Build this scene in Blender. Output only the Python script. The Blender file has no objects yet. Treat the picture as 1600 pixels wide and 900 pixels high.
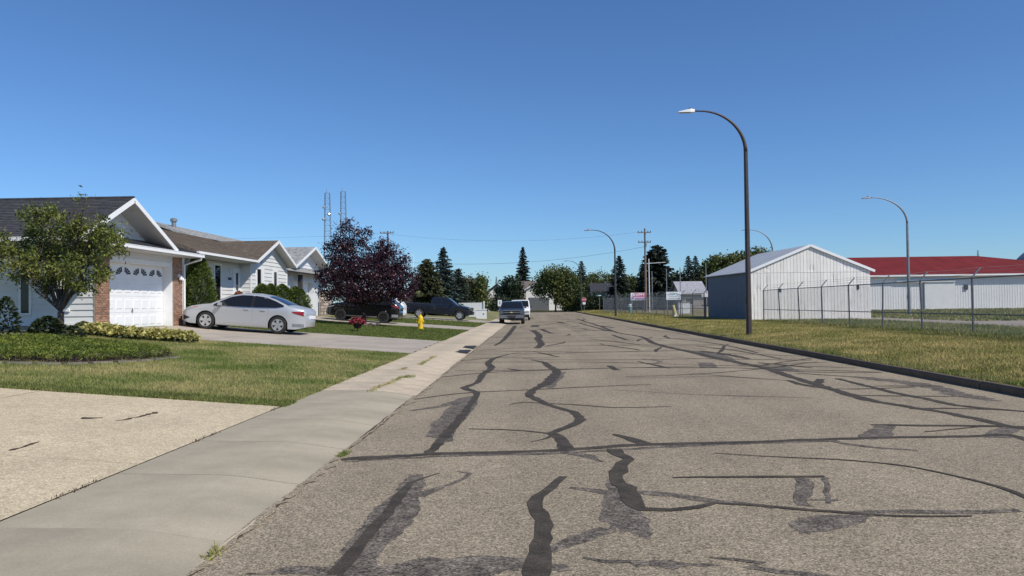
import bpy, math, random
import numpy as np
from mathutils import Vector, Matrix, noise as mnoise
random.seed(7); rng = np.random.default_rng(7)
R = math.radians
SC = bpy.context.scene; COL = SC.collection

# ---------------------------------------------------------------- camera, sky, sun, exposure
EYE = 1.6; FPX = 1220.0; VPX, VPY, HS = 832.0, 475.0, -0.0131     # photo is 1600 x 900
cam = bpy.data.cameras.new('camera'); camo = bpy.data.objects.new('camera', cam); COL.objects.link(camo)
cam.sensor_width = 36.0; cam.lens = 36.0*FPX/1600.0; cam.clip_start = 0.1; cam.clip_end = 6000
_fy = Vector(((VPX-800)/FPX, -(VPY-450)/FPX, -1)).normalized()
_up = (Vector((1, -HS, 0)).cross(_fy) * -1).normalized()
if _up.y < 0: _up = -_up
_rx = _fy.cross(_up).normalized()
camo.matrix_world = Matrix.Translation((0, 0, EYE)) @ Matrix((_rx, _fy, _up)).to_4x4()
SC.camera = camo
SUN_EL, SUN_D = R(44), R(33)                                        # elevation; swing from +x towards the camera
sv = Vector((math.cos(SUN_EL)*math.cos(SUN_D), -math.cos(SUN_EL)*math.sin(SUN_D), math.sin(SUN_EL)))
W = bpy.data.worlds.new('World'); SC.world = W; W.use_nodes = True
nt = W.node_tree; bgn = nt.nodes['Background']; sky = nt.nodes.new('ShaderNodeTexSky')
sky.sky_type = 'NISHITA'; sky.sun_disc = False; sky.sun_elevation = SUN_EL; sky.sun_rotation = math.atan2(sv.x, sv.y)
sky.altitude = 700; sky.air_density = 1.0; sky.dust_density = 0.3; sky.ozone_density = 2.5
skm = nt.nodes.new('ShaderNodeMix'); skm.data_type = 'RGBA'; skm.blend_type = 'MULTIPLY'; skm.inputs['Factor'].default_value = 1
skm.inputs['B'].default_value = (.585, .835, 1.13, 1)                   # white balance of the photograph's sky
nt.links.new(sky.outputs[0], skm.inputs['A']); nt.links.new(skm.outputs['Result'], bgn.inputs[0]); bgn.inputs[1].default_value = 0.108
sl = bpy.data.lights.new('sun', 'SUN'); sl.energy = 4.3; sl.angle = R(0.53); sl.color = (1, 0.94, 0.84)
so = bpy.data.objects.new('sun', sl); COL.objects.link(so); so.rotation_euler = sv.to_track_quat('Z', 'Y').to_euler(); so.location = (40, -30, 50)
SC.view_settings.view_transform = 'Standard'; SC.view_settings.look = 'None'; SC.view_settings.exposure = 0.0; SC.view_settings.gamma = 1.0
SC.cycles.max_bounces = 5; SC.cycles.transparent_max_bounces = 4

# ---------------------------------------------------------------- helpers
def hor(x): return VPY + HS*(x-VPX)
def gx(px, d): return (px-VPX)/FPX*d                                # world x of a photo column at depth d
def gz(px, py, d): return EYE + (hor(px)-py)/FPX*d                  # world z of a photo point at depth d
def gd(px, py, z=0.0): return (EYE-z)*FPX/(py-hor(px))
def road(px, py, z=0.0):
    d = gd(px, py, z); return (gx(px, d), d)
def zl(X):                                                          # height of the left front yards
    t = max(0.0, -3.78-X)
    return 0.115 + (0.075*t if t < 8 else 0.6+0.11*(min(t, 10.6)-8))
def zr(X):                                                          # height of the right verge and field
    t = max(0.0, X-8.0)
    return 0.125 + 0.2*min(1.0, t/2.2) if t < 2.2 else 0.325

class MB:
    def __init__(s): s.v = []; s.f = []; s.mi = []
    def add(s, vs, fs, mi=0):
        n = len(s.v); s.v += [tuple(p) for p in vs]
        for f in fs: s.f.append(tuple(i+n for i in f)); s.mi.append(mi)
        return s
    def hexa(s, p, mi=0):                                           # p: 4 bottom then 4 top
        return s.add(p, [(3,2,1,0),(4,5,6,7),(0,1,5,4),(1,2,6,5),(2,3,7,6),(3,0,4,7)], mi)
    def box(s, x0, x1, y0, y1, z0, z1, mi=0):
        return s.hexa([(x0,y0,z0),(x1,y0,z0),(x1,y1,z0),(x0,y1,z0),(x0,y0,z1),(x1,y0,z1),(x1,y1,z1),(x0,y1,z1)], mi)
    def poly(s, pts, mi=0): return s.add(pts, [tuple(range(len(pts)))], mi)
    def prism(s, pts, off, mi=0):                                   # polygon pts extruded by vector off
        n = len(pts); o = Vector(off); b = [Vector(p)+o for p in pts]
        fs = [tuple(range(n))[::-1], tuple(range(n, 2*n))] + [(i, (i+1) % n, n+(i+1) % n, n+i) for i in range(n)]
        return s.add(list(pts)+b, fs, mi)
    def bar(s, a, b, w, h=None, up=(0,0,1), mi=0):                  # rectangular bar from a to b
        a = Vector(a); b = Vector(b); d = (b-a).normalized(); h = h or w
        u = d.cross(Vector(up))
        if u.length < 1e-4: u = d.cross(Vector((0,1,0)))
        u.normalize(); v = u.cross(d); p = []
        for c in (a, b):
            for i, j in ((-1,-1),(1,-1),(1,1),(-1,1)): p.append(c+u*(i*w/2)+v*(j*h/2))
        return s.hexa(p, mi)
    def tube(s, pts, rad, n=8, mi=0, cap=True):
        P = [Vector(p) for p in pts]; rings = []
        if not hasattr(rad, '__len__'): rad = [rad]*len(P)
        ref = Vector((0.013, 0.021, 1)) if abs((P[-1]-P[0]).normalized().z) < 0.9 else Vector((1, 0.02, 0.01))
        base = len(s.v)
        for i, p in enumerate(P):
            t = (P[min(i+1, len(P)-1)]-P[max(i-1, 0)]).normalized()
            u = t.cross(ref).normalized(); v = u.cross(t)
            for k in range(n):
                a = 2*math.pi*(k+.5)/n; s.v.append(tuple(p+u*(math.cos(a)*rad[i])+v*(math.sin(a)*rad[i])))
        for i in range(len(P)-1):
            for k in range(n):
                a = base+i*n+k; b = base+i*n+(k+1) % n
                s.f.append((a, b, b+n, a+n)); s.mi.append(mi)
        if cap:
            s.f.append(tuple(base+k for k in range(n))[::-1]); s.mi.append(mi)
            s.f.append(tuple(base+(len(P)-1)*n+k for k in range(n))); s.mi.append(mi)
        return s
    def lathe(s, prof, n=16, o=(0,0,0), axis='z', mi=0):            # prof: (radius, height)
        base = len(s.v); ox, oy, oz = o
        for r, h in prof:
            for k in range(n):
                a = 2*math.pi*k/n; c, d = r*math.cos(a), r*math.sin(a)
                s.v.append((ox+c, oy+d, oz+h) if axis == 'z' else ((ox+c, oy+h, oz+d) if axis == 'y' else (ox+h, oy+c, oz+d)))
        for i in range(len(prof)-1):
            for k in range(n):
                a = base+i*n+k; b = base+i*n+(k+1) % n
                s.f.append((a, b, b+n, a+n)); s.mi.append(mi)
        s.f.append(tuple(base+k for k in range(n))[::-1]); s.mi.append(mi)
        s.f.append(tuple(base+(len(prof)-1)*n+k for k in range(n))); s.mi.append(mi)
        return s
    def grid(s, rows, mi=0):
        n = len(rows[0]); base = len(s.v)
        for r in rows: s.v += [tuple(p) for p in r]
        for i in range(len(rows)-1):
            for k in range(n-1):
                a = base+i*n+k; s.f.append((a, a+1, a+n+1, a+n)); s.mi.append(mi)
        return s
    def mesh(s, name, mats, smooth=False):
        me = bpy.data.meshes.new(name); me.from_pydata(s.v, [], s.f)
        for m in (mats if isinstance(mats, (list, tuple)) else [mats]): me.materials.append(m)
        if any(s.mi): me.polygons.foreach_set('material_index', s.mi)
        if smooth: me.polygons.foreach_set('use_smooth', [True]*len(me.polygons))
        me.update(); return me
    def build(s, name, mats, parent=None, smooth=False, world=False):
        return link(name, s.mesh(name, mats, smooth), parent, world)

def link(name, me, parent=None, world=False, loc=None, rot=None):
    o = bpy.data.objects.new(name, me); COL.objects.link(o)
    if parent is not None:
        o.parent = parent
        if world: o.matrix_parent_inverse = inv_of(parent)
    if loc is not None: o.location = loc
    if rot is not None: o.rotation_euler = rot
    return o
def inv_of(p):
    m = Matrix.Identity(4)
    chain = []
    while p is not None: chain.append(p); p = p.parent
    for q in reversed(chain): m = m @ q.matrix_parent_inverse @ q.matrix_basis
    return m.inverted()
def tag(o, label, cat, group=None):
    o['label'] = label; o['category'] = cat
    if group: o['group'] = group
    return o
def thing(name, label, cat, loc=(0,0,0), rz=0.0, group=None, ry=0.0):
    o = bpy.data.objects.new(name, None); COL.objects.link(o); o.empty_display_size = 0.2
    o.location = loc; o.rotation_euler = (0, ry, rz)
    return tag(o, label, cat, group)
def struct(o): o['kind'] = 'structure'; return o
def copy_tree(o, parent=None):
    c = o.copy(); COL.objects.link(c); c.parent = parent
    if parent is not None: c.matrix_parent_inverse = o.matrix_parent_inverse.copy()
    for ch in o.children: copy_tree(ch, c)
    return c

# ---------------------------------------------------------------- materials
def mat(name, col, rough=0.7, var=0.0, scale=3.0, bump=0.0, bscale=None, metal=0.0, island=0.0, col2=None, objrand=0.0,
        fine=0.0, fscale=60.0, spec=0.5, detail=4.0, stretch=None, subs=0.0, coat=0.0):
    m = bpy.data.materials.new(name); m.use_nodes = True; t = m.node_tree; N = t.nodes; L = t.links
    b = N['Principled BSDF']; b.inputs['Roughness'].default_value = rough; b.inputs['Metallic'].default_value = metal
    b.inputs['Specular IOR Level'].default_value = spec
    if coat: b.inputs['Coat Weight'].default_value = coat; b.inputs['Coat Roughness'].default_value = 0.03
    c4 = (*col, 1); b.inputs['Base Color'].default_value = c4
    tc = N.new('ShaderNodeTexCoord'); src = tc.outputs['Object']
    if stretch:
        mp = N.new('ShaderNodeMapping'); mp.inputs['Scale'].default_value = stretch; L.new(src, mp.inputs[0]); src = mp.outputs[0]
    cur = None
    def noise(sc, det=detail):
        n = N.new('ShaderNodeTexNoise'); n.inputs['Scale'].default_value = sc; n.inputs['Detail'].default_value = det
        n.inputs['Roughness'].default_value = 0.6; L.new(src, n.inputs['Vector']); return n.outputs['Fac']
    if var or col2:
        rp = N.new('ShaderNodeValToRGB'); L.new(noise(scale), rp.inputs[0])
        k = var
        a = (*[max(0, c*(1-k)) for c in col], 1); z = (*(col2 if col2 else [min(1, c*(1+k)) for c in col]), 1)
        rp.color_ramp.elements[0].position = 0.36; rp.color_ramp.elements[1].position = 0.64
        rp.color_ramp.elements[0].color = a; rp.color_ramp.elements[1].color = z; cur = rp.outputs[0]
    def mulby(fac_out, lo, hi):
        nonlocal cur
        mr = N.new('ShaderNodeMapRange'); mr.inputs['To Min'].default_value = lo; mr.inputs['To Max'].default_value = hi
        L.new(fac_out, mr.inputs['Value'])
        mx = N.new('ShaderNodeMix'); mx.data_type = 'RGBA'; mx.blend_type = 'MULTIPLY'; mx.inputs['Factor'].default_value = 1
        if cur is None: mx.inputs['A'].default_value = c4
        else: L.new(cur, mx.inputs['A'])
        L.new(mr.outputs[0], mx.inputs['B']); cur = mx.outputs['Result']
    if fine:
        n = noise(fscale, 2.0)
        r2 = N.new('ShaderNodeMapRange'); r2.inputs['From Min'].default_value = 0.3; r2.inputs['From Max'].default_value = 0.7
        L.new(n, r2.inputs['Value']); mulby(r2.outputs[0], 1-fine, 1+fine)
    if island:
        g = N.new('ShaderNodeNewGeometry'); mulby(g.outputs['Random Per Island'], 1-island, 1+island)
    if objrand:
        g = N.new('ShaderNodeObjectInfo'); mulby(g.outputs['Random'], 1-objrand, 1+objrand)
    if cur is not None: L.new(cur, b.inputs['Base Color'])
    if bump:
        bp = N.new('ShaderNodeBump'); bp.inputs['Strength'].default_value = bump; bp.inputs['Distance'].default_value = 0.02
        L.new(noise(bscale or scale*8, 3.0), bp.inputs['Height']); L.new(bp.outputs[0], b.inputs['Normal'])
    if subs:
        tr = N.new('ShaderNodeBsdfTranslucent'); ms = N.new('ShaderNodeMixShader'); ms.inputs[0].default_value = subs
        if cur is not None: L.new(cur, tr.inputs[0])
        else: tr.inputs[0].default_value = c4
        L.new(b.outputs[0], ms.inputs[1]); L.new(tr.outputs[0], ms.inputs[2]); L.new(ms.outputs[0], N['Material Output'].inputs[0])
    return m
def stony(name, col, cell, lo, hi, cell2=None, wear=0.0, rough=.9, bump=.15, var=.1, vscale=.5):
    """exposed-aggregate surface: every stone its own tone, plus patches and wheel-path wear"""
    m = bpy.data.materials.new(name); m.use_nodes = True; t = m.node_tree; N = t.nodes; L = t.links
    b = N['Principled BSDF']; b.inputs['Roughness'].default_value = rough; b.inputs['Specular IOR Level'].default_value = .2
    src = N.new('ShaderNodeTexCoord').outputs['Object']; cur = [None]
    def mul(fac, a, z, f0=0.0, f1=1.0):
        mr = N.new('ShaderNodeMapRange'); mr.inputs['From Min'].default_value = f0; mr.inputs['From Max'].default_value = f1
        mr.inputs['To Min'].default_value = a; mr.inputs['To Max'].default_value = z; L.new(fac, mr.inputs['Value'])
        mx = N.new('ShaderNodeMix'); mx.data_type = 'RGBA'; mx.blend_type = 'MULTIPLY'; mx.inputs['Factor'].default_value = 1
        if cur[0] is None: mx.inputs['A'].default_value = (*col, 1)
        else: L.new(cur[0], mx.inputs['A'])
        L.new(mr.outputs[0], mx.inputs['B']); cur[0] = mx.outputs['Result']
    def vor(sc):
        v = N.new('ShaderNodeTexVoronoi'); v.inputs['Scale'].default_value = sc; L.new(src, v.inputs['Vector'])
        sp = N.new('ShaderNodeSeparateColor'); L.new(v.outputs['Color'], sp.inputs[0]); return sp.outputs[0], v.outputs['Distance']
    g, dist = vor(cell); mul(g, lo, hi)
    if cell2: g2, _ = vor(cell2); mul(g2, 1-(1-lo)*.4, 1+(hi-1)*.4)
    def noi(sc, det, vec=None):
        n = N.new('ShaderNodeTexNoise'); n.inputs['Scale'].default_value = sc; n.inputs['Detail'].default_value = det; L.new(vec or src, n.inputs['Vector']); return n.outputs['Fac']
    mul(noi(vscale, 5), 1-var, 1+var, .35, .65); mul(noi(7, 3), .94, 1.06, .35, .65)
    if wear:
        mp = N.new('ShaderNodeMapping'); mp.inputs['Scale'].default_value = (1, .03, 1); L.new(src, mp.inputs[0]); mul(noi(1.1, 2, mp.outputs[0]), 1-wear, 1+wear, .35, .65)
    L.new(cur[0], b.inputs['Base Color'])
    bp = N.new('ShaderNodeBump'); bp.inputs['Strength'].default_value = bump; bp.inputs['Distance'].default_value = .004; L.new(dist, bp.inputs['Height']); bp.invert = True; L.new(bp.outputs[0], b.inputs['Normal'])
    return m
MT = {}
def defmats():
    d = MT
    d['asphalt'] = stony('asphalt', (.275,.226,.158), 105, .45, 1.62, 62, wear=.08, var=.09, vscale=.45)
    d['cross_asphalt'] = mat('cross_asphalt', (.17,.155,.145), .9, .10, .3, fine=.2)
    d['tar'] = mat('tar', (.068,.056,.043), .85, .25, 5, .25, 60, fine=.35, fscale=60, spec=.2)
    d['tar_faded'] = stony('tar_faded', (.130,.110,.088), 75, .35, 1.75, 22, var=.25, vscale=5)
    d['walk_grey'] = mat('walk_grey', (.385,.333,.238), .85, .13, 1.1, .06, 120, fine=.10, fscale=60, objrand=.05, detail=8)
    d['walk_buff'] = mat('walk_buff', (.53,.435,.31), .85, .15, 1.8, .25, 90, fine=.20, fscale=50, objrand=.09, detail=8)
    d['drive_agg'] = stony('drive_agg', (.535,.445,.30), 85, .72, 1.30, 45, var=.07, vscale=.8)
    d['drive_grey'] = mat('drive_grey', (.40,.345,.28), .9, .12, .9, .2, 60, fine=.12, fscale=40)
    d['joint'] = mat('joint', (.06,.05,.035), .95, .3, 8)
    d['kerb'] = mat('kerb', (.13,.092,.058), .9, .2, 3, .2, 40, objrand=.1)
    d['lawn'] = mat('lawn', (.115,.14,.04), .95, col2=(.28,.24,.11), scale=.55, bump=.6, bscale=35, fine=.35, fscale=45)
    d['verge'] = mat('verge', (.18,.155,.05), .95, col2=(.31,.24,.10), scale=.6, bump=.6, bscale=30, fine=.3, fscale=40)
    d['ground'] = mat('ground', (.07,.085,.03), .95, .3, .08)
    d['blade'] = mat('blade', (.165,.215,.05), .8, col2=(.44,.38,.165), scale=.55, island=.35, subs=.25, spec=.2)
    d['blade_dry'] = mat('blade_dry', (.245,.245,.065), .8, col2=(.50,.41,.165), scale=.6, island=.35, subs=.25, spec=.2)
    d['blade_green'] = mat('blade_green', (.135,.17,.045), .8, .25, 2, island=.35, subs=.25, spec=.2)
    d['gravel'] = mat('gravel', (.36,.30,.245), .95, .15, .8, .3, 30, fine=.15, fscale=20)
    d['soil'] = mat('soil', (.075,.05,.035), .95, .4, 9, .6, 30)
    d['stone_edge'] = mat('stone_edge', (.17,.15,.125), .9, .2, 6, .3, 30, objrand=.15)
    d['siding'] = mat('siding', (.72,.725,.735), .5, .03, 2, objrand=.04)
    d['siding2'] = mat('siding2', (.70,.70,.69), .5, .03, 2, objrand=.03)
    d['trim'] = mat('trim', (.82,.82,.82), .45, .03, 3)
    d['soffit'] = mat('soffit', (.55,.54,.53), .6, .04, 3)
    d['door_white'] = mat('door_white', (.82,.83,.84), .4, .02, 2)
    d['foundation'] = mat('foundation', (.42,.38,.33), .9, .15, 3, .2, 30)
    d['shingle_dark'] = mat('shingle_dark', (.050,.049,.055), .95, .35, 5, .5, 60, fine=.3, fscale=25, objrand=.15, stretch=(1,1,3))
    d['shingle_brown'] = mat('shingle_brown', (.155,.120,.090), .95, .28, 5, .5, 60, fine=.3, fscale=25, objrand=.10)
    d['shingle_grey'] = mat('shingle_grey', (.36,.36,.35), .95, .35, 5, .5, 60, fine=.25, fscale=25, objrand=.12)
    d['brick'] = mat('brick', (.30,.165,.105), .9, .2, 12, .3, 60, objrand=.35)
    d['mortar'] = mat('mortar', (.34,.28,.23), .95, .15, 10)
    d['fieldstone'] = mat('fieldstone', (.36,.29,.24), .9, .25, 5, .3, 30, objrand=.45)
    d['glass'] = mat('glass', (.012,.014,.017), .04, spec=.5)
    d['glass_light'] = mat('glass_light', (.10,.12,.13), .05, spec=.8)
    d['black'] = mat('black', (.012,.012,.013), .5)
    d['rubber'] = mat('rubber', (.022,.022,.023), .8, .2, 20)
    d['alloy'] = mat('alloy', (.62,.62,.63), .3, metal=.7)
    d['alloy_dark'] = mat('alloy_dark', (.03,.03,.032), .35, metal=.4)
    d['chrome'] = mat('chrome', (.75,.75,.76), .12, metal=1)
    d['silver_paint'] = mat('silver_paint', (.52,.535,.555), .33, metal=.35, coat=.5)
    d['black_paint'] = mat('black_paint', (.004,.004,.006), .2, coat=.6)
    d['navy_paint'] = mat('navy_paint', (.010,.012,.022), .25, coat=.8)
    d['grey_paint'] = mat('grey_paint', (.035,.047,.068), .3, metal=.3, coat=.7)
    d['white_paint'] = mat('white_paint', (.80,.80,.80), .3, coat=.5)
    d['red_lens'] = mat('red_lens', (.25,.012,.02), .15)
    d['lamp_lens'] = mat('lamp_lens', (.38,.40,.43), .1, spec=.8)
    d['amber'] = mat('amber', (.6,.2,.05), .2)
    d['hydrant'] = mat('hydrant', (.75,.50,.015), .45, .08, 6)
    d['pole_brown'] = mat('pole_brown', (.060,.045,.042), .55, .15, 4)
    d['pole_dark'] = mat('pole_dark', (.05,.048,.05), .55)
    d['galv'] = mat('galv', (.24,.25,.265), .5, .12, 6, metal=.35)
    d['galv_post'] = mat('galv_post', (.17,.175,.185), .55, .15, 6, metal=.3)
    d['wire'] = mat('wire', (.36,.365,.37), .7)
    d['cable'] = mat('cable', (.02,.02,.022), .7)
    d['wood_pole'] = mat('wood_pole', (.20,.145,.11), .9, .25, 4, .3, 20, stretch=(1,1,.15))
    d['shed_metal'] = mat('shed_metal', (.80,.775,.73), .55, .04, 1.6, objrand=.05)
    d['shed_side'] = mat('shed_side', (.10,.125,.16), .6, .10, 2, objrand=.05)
    d['shed_roof'] = mat('shed_roof', (.46,.47,.48), .5, .08, 1.5, objrand=.05)
    d['red_roof'] = mat('red_roof', (.165,.022,.022), .8, .12, .6, spec=.15, objrand=.06)
    d['white_metal'] = mat('white_metal', (.86,.86,.86), .5, .03, 1, objrand=.03)
    d['leaf_plum'] = mat('leaf_plum', (.046,.017,.028), .45, .45, 1.6, island=.7, subs=.2)
    d['leaf_mid'] = mat('leaf_mid', (.07,.105,.022), .55, col2=(.23,.245,.05), scale=1.3, island=.5, subs=.3)
    d['leaf_dark'] = mat('leaf_dark', (.030,.048,.018), .6, .35, 1.0, island=.5, subs=.2)
    d['leaf_far'] = mat('leaf_far', (.055,.085,.020), .6, col2=(.14,.155,.038), scale=.3, island=.5, subs=.25)
    d['leaf_rust'] = mat('leaf_rust', (.12,.075,.03), .6, col2=(.10,.10,.035), scale=.6, island=.45, subs=.25)
    d['cedar'] = mat('cedar', (.065,.11,.018), .6, col2=(.15,.19,.035), scale=2.5, island=.5, subs=.2)
    d['needle_blue'] = mat('needle_blue', (.040,.062,.050), .6, .3, 1, island=.5, subs=.1)
    d['needle_dark'] = mat('needle_dark', (.022,.034,.020), .6, .3, .8, island=.5, subs=.1)
    d['needle_olive'] = mat('needle_olive', (.065,.072,.028), .6, .3, .8, island=.5, subs=.1)
    d['juniper'] = mat('juniper', (.10,.145,.018), .6, col2=(.23,.26,.040), scale=2, island=.45, subs=.2)
    d['hosta'] = mat('hosta', (.34,.34,.08), .5, col2=(.66,.58,.24), scale=9, island=.45, subs=.25)
    d['flower_red'] = mat('flower_red', (.23,.018,.035), .6, island=.5, var=.3, scale=8)
    d['flower_orange'] = mat('flower_orange', (.35,.09,.04), .6, island=.5, var=.4, scale=8)
    d['bark'] = mat('bark', (.085,.065,.052), .9, .35, 9, .6, 30, stretch=(1,1,.3))
    d['bark_dark'] = mat('bark_dark', (.028,.022,.022), .9, .3, 9, .5, 30)
    d['roof_far'] = mat('roof_far', (.16,.125,.115), .95, .2, 2, fine=.2, fscale=8)
    d['roof_far_grey'] = mat('roof_far_grey', (.34,.34,.36), .95, .15, 2, fine=.2, fscale=8)
    d['roof_far_dark'] = mat('roof_far_dark', (.035,.035,.042), .95, .2, 2)
    d['wall_far'] = mat('wall_far', (.84,.82,.78), .7, .05, 1)
    d['wall_tan'] = mat('wall_tan', (.38,.34,.28), .8, .08, 1)
    d['wall_grey'] = mat('wall_grey', (.25,.29,.30), .8, .06, 1)
    d['sign_white'] = mat('sign_white', (.80,.80,.82), .5)
    d['sign_pink'] = mat('sign_pink', (.55,.06,.20), .5)
    d['sign_violet'] = mat('sign_violet', (.34,.25,.42), .5, .1, 3)
    d['sign_teal'] = mat('sign_teal', (.25,.42,.50), .5)
    d['stop_red'] = mat('stop_red', (.48,.03,.05), .45)
    d['street_blue'] = mat('street_blue', (.03,.16,.26), .45)
    d['pump_green'] = mat('pump_green', (.23,.40,.35), .6)
    d['post_yellow'] = mat('post_yellow', (.55,.47,.24), .6)
    d['tarp'] = mat('tarp', (.03,.20,.42), .5, .2, 3)
    d['plastic_white'] = mat('plastic_white', (.80,.80,.79), .4, .03, 2)
    d['iron'] = mat('iron', (.045,.043,.045), .7, .3, 8)
defmats()
# ---------------------------------------------------------------- ground, road, pavements
struct(MB().grid([[(x, y, -0.25) for x in (-3000, 0, 3000)] for y in (-1500, 500, 4000)]).build('ground', MT['ground']))
RX0, RX1 = -2.08, 7.85
road_o = struct(MB().grid([[(x, y, 0) for x in np.linspace(-2.6, RX1+.05, 8)] for y in np.linspace(-12, 146, 80)]).build('road', MT['asphalt']))
struct(MB().grid([[(x, y, -.004) for x in (-90, 0, 100)] for y in (145.9, 150, 157)]).build('cross_street', MT['cross_asphalt']))
struct(MB().grid([[(x, y, .11) for x in (-150, -60, 0, 60, 150)] for y in (157, 200, 300)]).build('far_lawn', MT['lawn']))
ys = np.concatenate([np.arange(-12, 30, 1.5), np.arange(30, 145, 5), [143.0]])
xs = [-3.785, -4.5, -6, -8, -10, -11.78, -12.4, -13.1, -14.38, -20, -40, -90]
struct(MB().grid([[(x, y, zl(x)-.012) for x in xs] for y in ys]).build('lawn', MT['lawn']))
xs = [8.0, 8.3, 8.8, 9.4, 10.2, 12, 16, 24, 40, 70, 150]
struct(MB().grid([[(x, y, zr(x)) for x in xs] for y in ys]).build('verge', MT['verge']))
struct(MB().poly([(x, y, .331) for x, y in ((20.1,47),(21,33),(22,12),(36,12),(29,43),(25,57),(20,76),(15.2,76))]).build('gravel_path', MT['gravel']))

def strip(name, xs, y0, y1, m, lift):                               # a slab lying on the left slope
    b = MB()
    b.grid([[(x, y, zl(x)+lift) for x in xs] for y in (y0, y1)])
    n = len(xs)
    b.grid([[(x, y0, zl(x)-.05) for x in xs], [(x, y0, zl(x)+lift) for x in xs]])
    b.grid([[(x, y1, zl(x)+lift) for x in xs], [(x, y1, zl(x)-.05) for x in xs]])
    return b.build(name, m)
def driveway(name, cuts, rows, m, xend=-13.8):                      # concrete slabs with open joints
    o = struct(strip(name, [-3.786, -6, -8, -11.78, -12.4, -13.1, xend], rows[0], rows[-1], MT['joint'], -.008))
    for i in range(len(rows)-1):
        for j in range(len(cuts)-1):
            a, b = cuts[j], cuts[j+1]
            xx = sorted({a-.006, b+.006, *[q for q in (-11.78,-12.4,-13.1) if b < q < a]}, reverse=True)
            s = strip('concrete_slab', xx, rows[i]+.006, rows[i+1]-.006, m, .004); s.parent = o
    return o
driveway('near_driveway', [-3.778, -7.4, -10.6, -13.8], [-6, -1.4, 3.0, 7.4, 11.62], MT['drive_agg'])
driveway('sedan_driveway', [-3.778, -6.9, -10.3, -13.83], [24.2, 28.1, 32.2], MT['drive_grey'])
driveway('suv_driveway', [-3.778, -7.0, -10.4, -14.0], [45.7, 51.2], MT['drive_grey'])
driveway('pickup_driveway', [-3.778, -7.5, -14.0], [63, 70], MT['drive_grey'])
# crack in the near driveway, filled with dead grass
def ribbon(b, pts, lift, wob=0.0, zf=None, mi=0, seg=.13):
    P = [(x, y, w*1.0) for x, y, w in pts]; L = []; Rr = []
    fine = []
    for i in range(len(P)-1):
        n = max(1, int(math.hypot(P[i+1][0]-P[i][0], P[i+1][1]-P[i][1])/seg))
        n = min(n, 26); q0, q1, q2, q3 = (P[max(i-1, 0)], P[i], P[i+1], P[min(i+2, len(P)-1)])
        for k in range(n):                                           # Catmull-Rom
            t = k/n; fine.append(tuple(.5*(2*q1[j]+(q2[j]-q0[j])*t+(2*q0[j]-5*q1[j]+4*q2[j]-q3[j])*t*t+(3*q1[j]-q0[j]-3*q2[j]+q3[j])*t**3) for j in range(3)))
    fine.append(P[-1])
    for i, (x, y, w) in enumerate(fine):
        a = fine[max(0, i-1)]; c = fine[min(len(fine)-1, i+1)]
        dx, dy = c[0]-a[0], c[1]-a[1]; l = math.hypot(dx, dy) or 1; nx, ny = -dy/l, dx/l
        wl = w*.5*(1+random.uniform(-wob, wob)); wr = w*.5*(1+random.uniform(-wob, wob))
        x += nx*random.uniform(-wob, wob)*w*.3; y += ny*random.uniform(-wob, wob)*w*.3
        z = zf(x) if zf else 0
        L.append((x+nx*wl, y+ny*wl, z+lift)); Rr.append((x-nx*wr, y-ny*wr, z+lift))
    return b.grid([L, Rr], mi)
for pts in ([(172,646,.03),(205,640,.06),(238,632,.09)], [(115,646,.10),(150,644,.10)], [(0,690,.04),(25,684,.05),(48,677,.03)]):
    q = []
    for px, py, w in pts:
        d = gd(px, py, .33); q.append((gx(px, d), d, w))
    ribbon(MB(), q, .0075, .8, zl, seg=.05).build('driveway_crack', MT['soil'], bpy.data.objects['near_driveway'])

# pavement: one-piece slabs of walk, rolled kerb and gutter
PROF = [(-3.78,-.05),(-3.78,.115),(-2.95,.104),(-2.78,.097),(-2.62,.082),(-2.48,.062),(-2.34,.040),(-2.2,.020),(-2.08,.006),(-2.08,-.05)]
walk = struct(MB().box(-3.77, -2.09, -12, 142, -.06, -.02).build('pavement', MT['joint']))
smesh = {}
def slab(y0, ln, m):
    k = (round(ln, 2), m.name)
    if k not in smesh:
        b = MB(); n = len(PROF)
        b.add([(x, .007, z) for x, z in PROF]+[(x, ln-.007, z) for x, z in PROF],
              [(i, i+1, n+i+1, n+i)[::-1] for i in range(n-1)]+[tuple(range(n))[::-1], tuple(range(n, 2*n))][::-1])
        smesh[k] = b.mesh('pavement_slab', m)
    return link('pavement_slab', smesh[k], walk, loc=(0, y0, random.uniform(-.004, .004)))
y = -10.0
while y < 12.1: slab(y, 1.7, MT['walk_grey']); y += 1.7
while y < 48: slab(y, 1.5, MT['walk_buff']); y += 1.5
while y < 140: slab(y, 6.0, MT['walk_buff']); y += 6.0
kerb = struct(MB().box(7.86, 7.99, -12, 143, -.05, .09).build('kerb', MT['kerb']))
kmesh = MB().add([(7.85,.006,-.04),(7.85,.006,.10),(7.88,.006,.135),(8.0,.006,.14),(8.0,.006,-.04),(7.85,2.994,-.04),(7.85,2.994,.10),(7.88,2.994,.135),(8.0,2.994,.14),(8.0,2.994,-.04)],
    [(0,1,2,3,4)[::-1],(5,6,7,8,9),(0,1,6,5),(1,2,7,6),(2,3,8,7),(3,4,9,8)]).mesh('kerb_segment', MT['kerb'])
for k in range(51): link('kerb_segment', kmesh, kerb, loc=(random.uniform(-.006,.006), -10+3*k, random.uniform(-.006,.006)))

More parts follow.
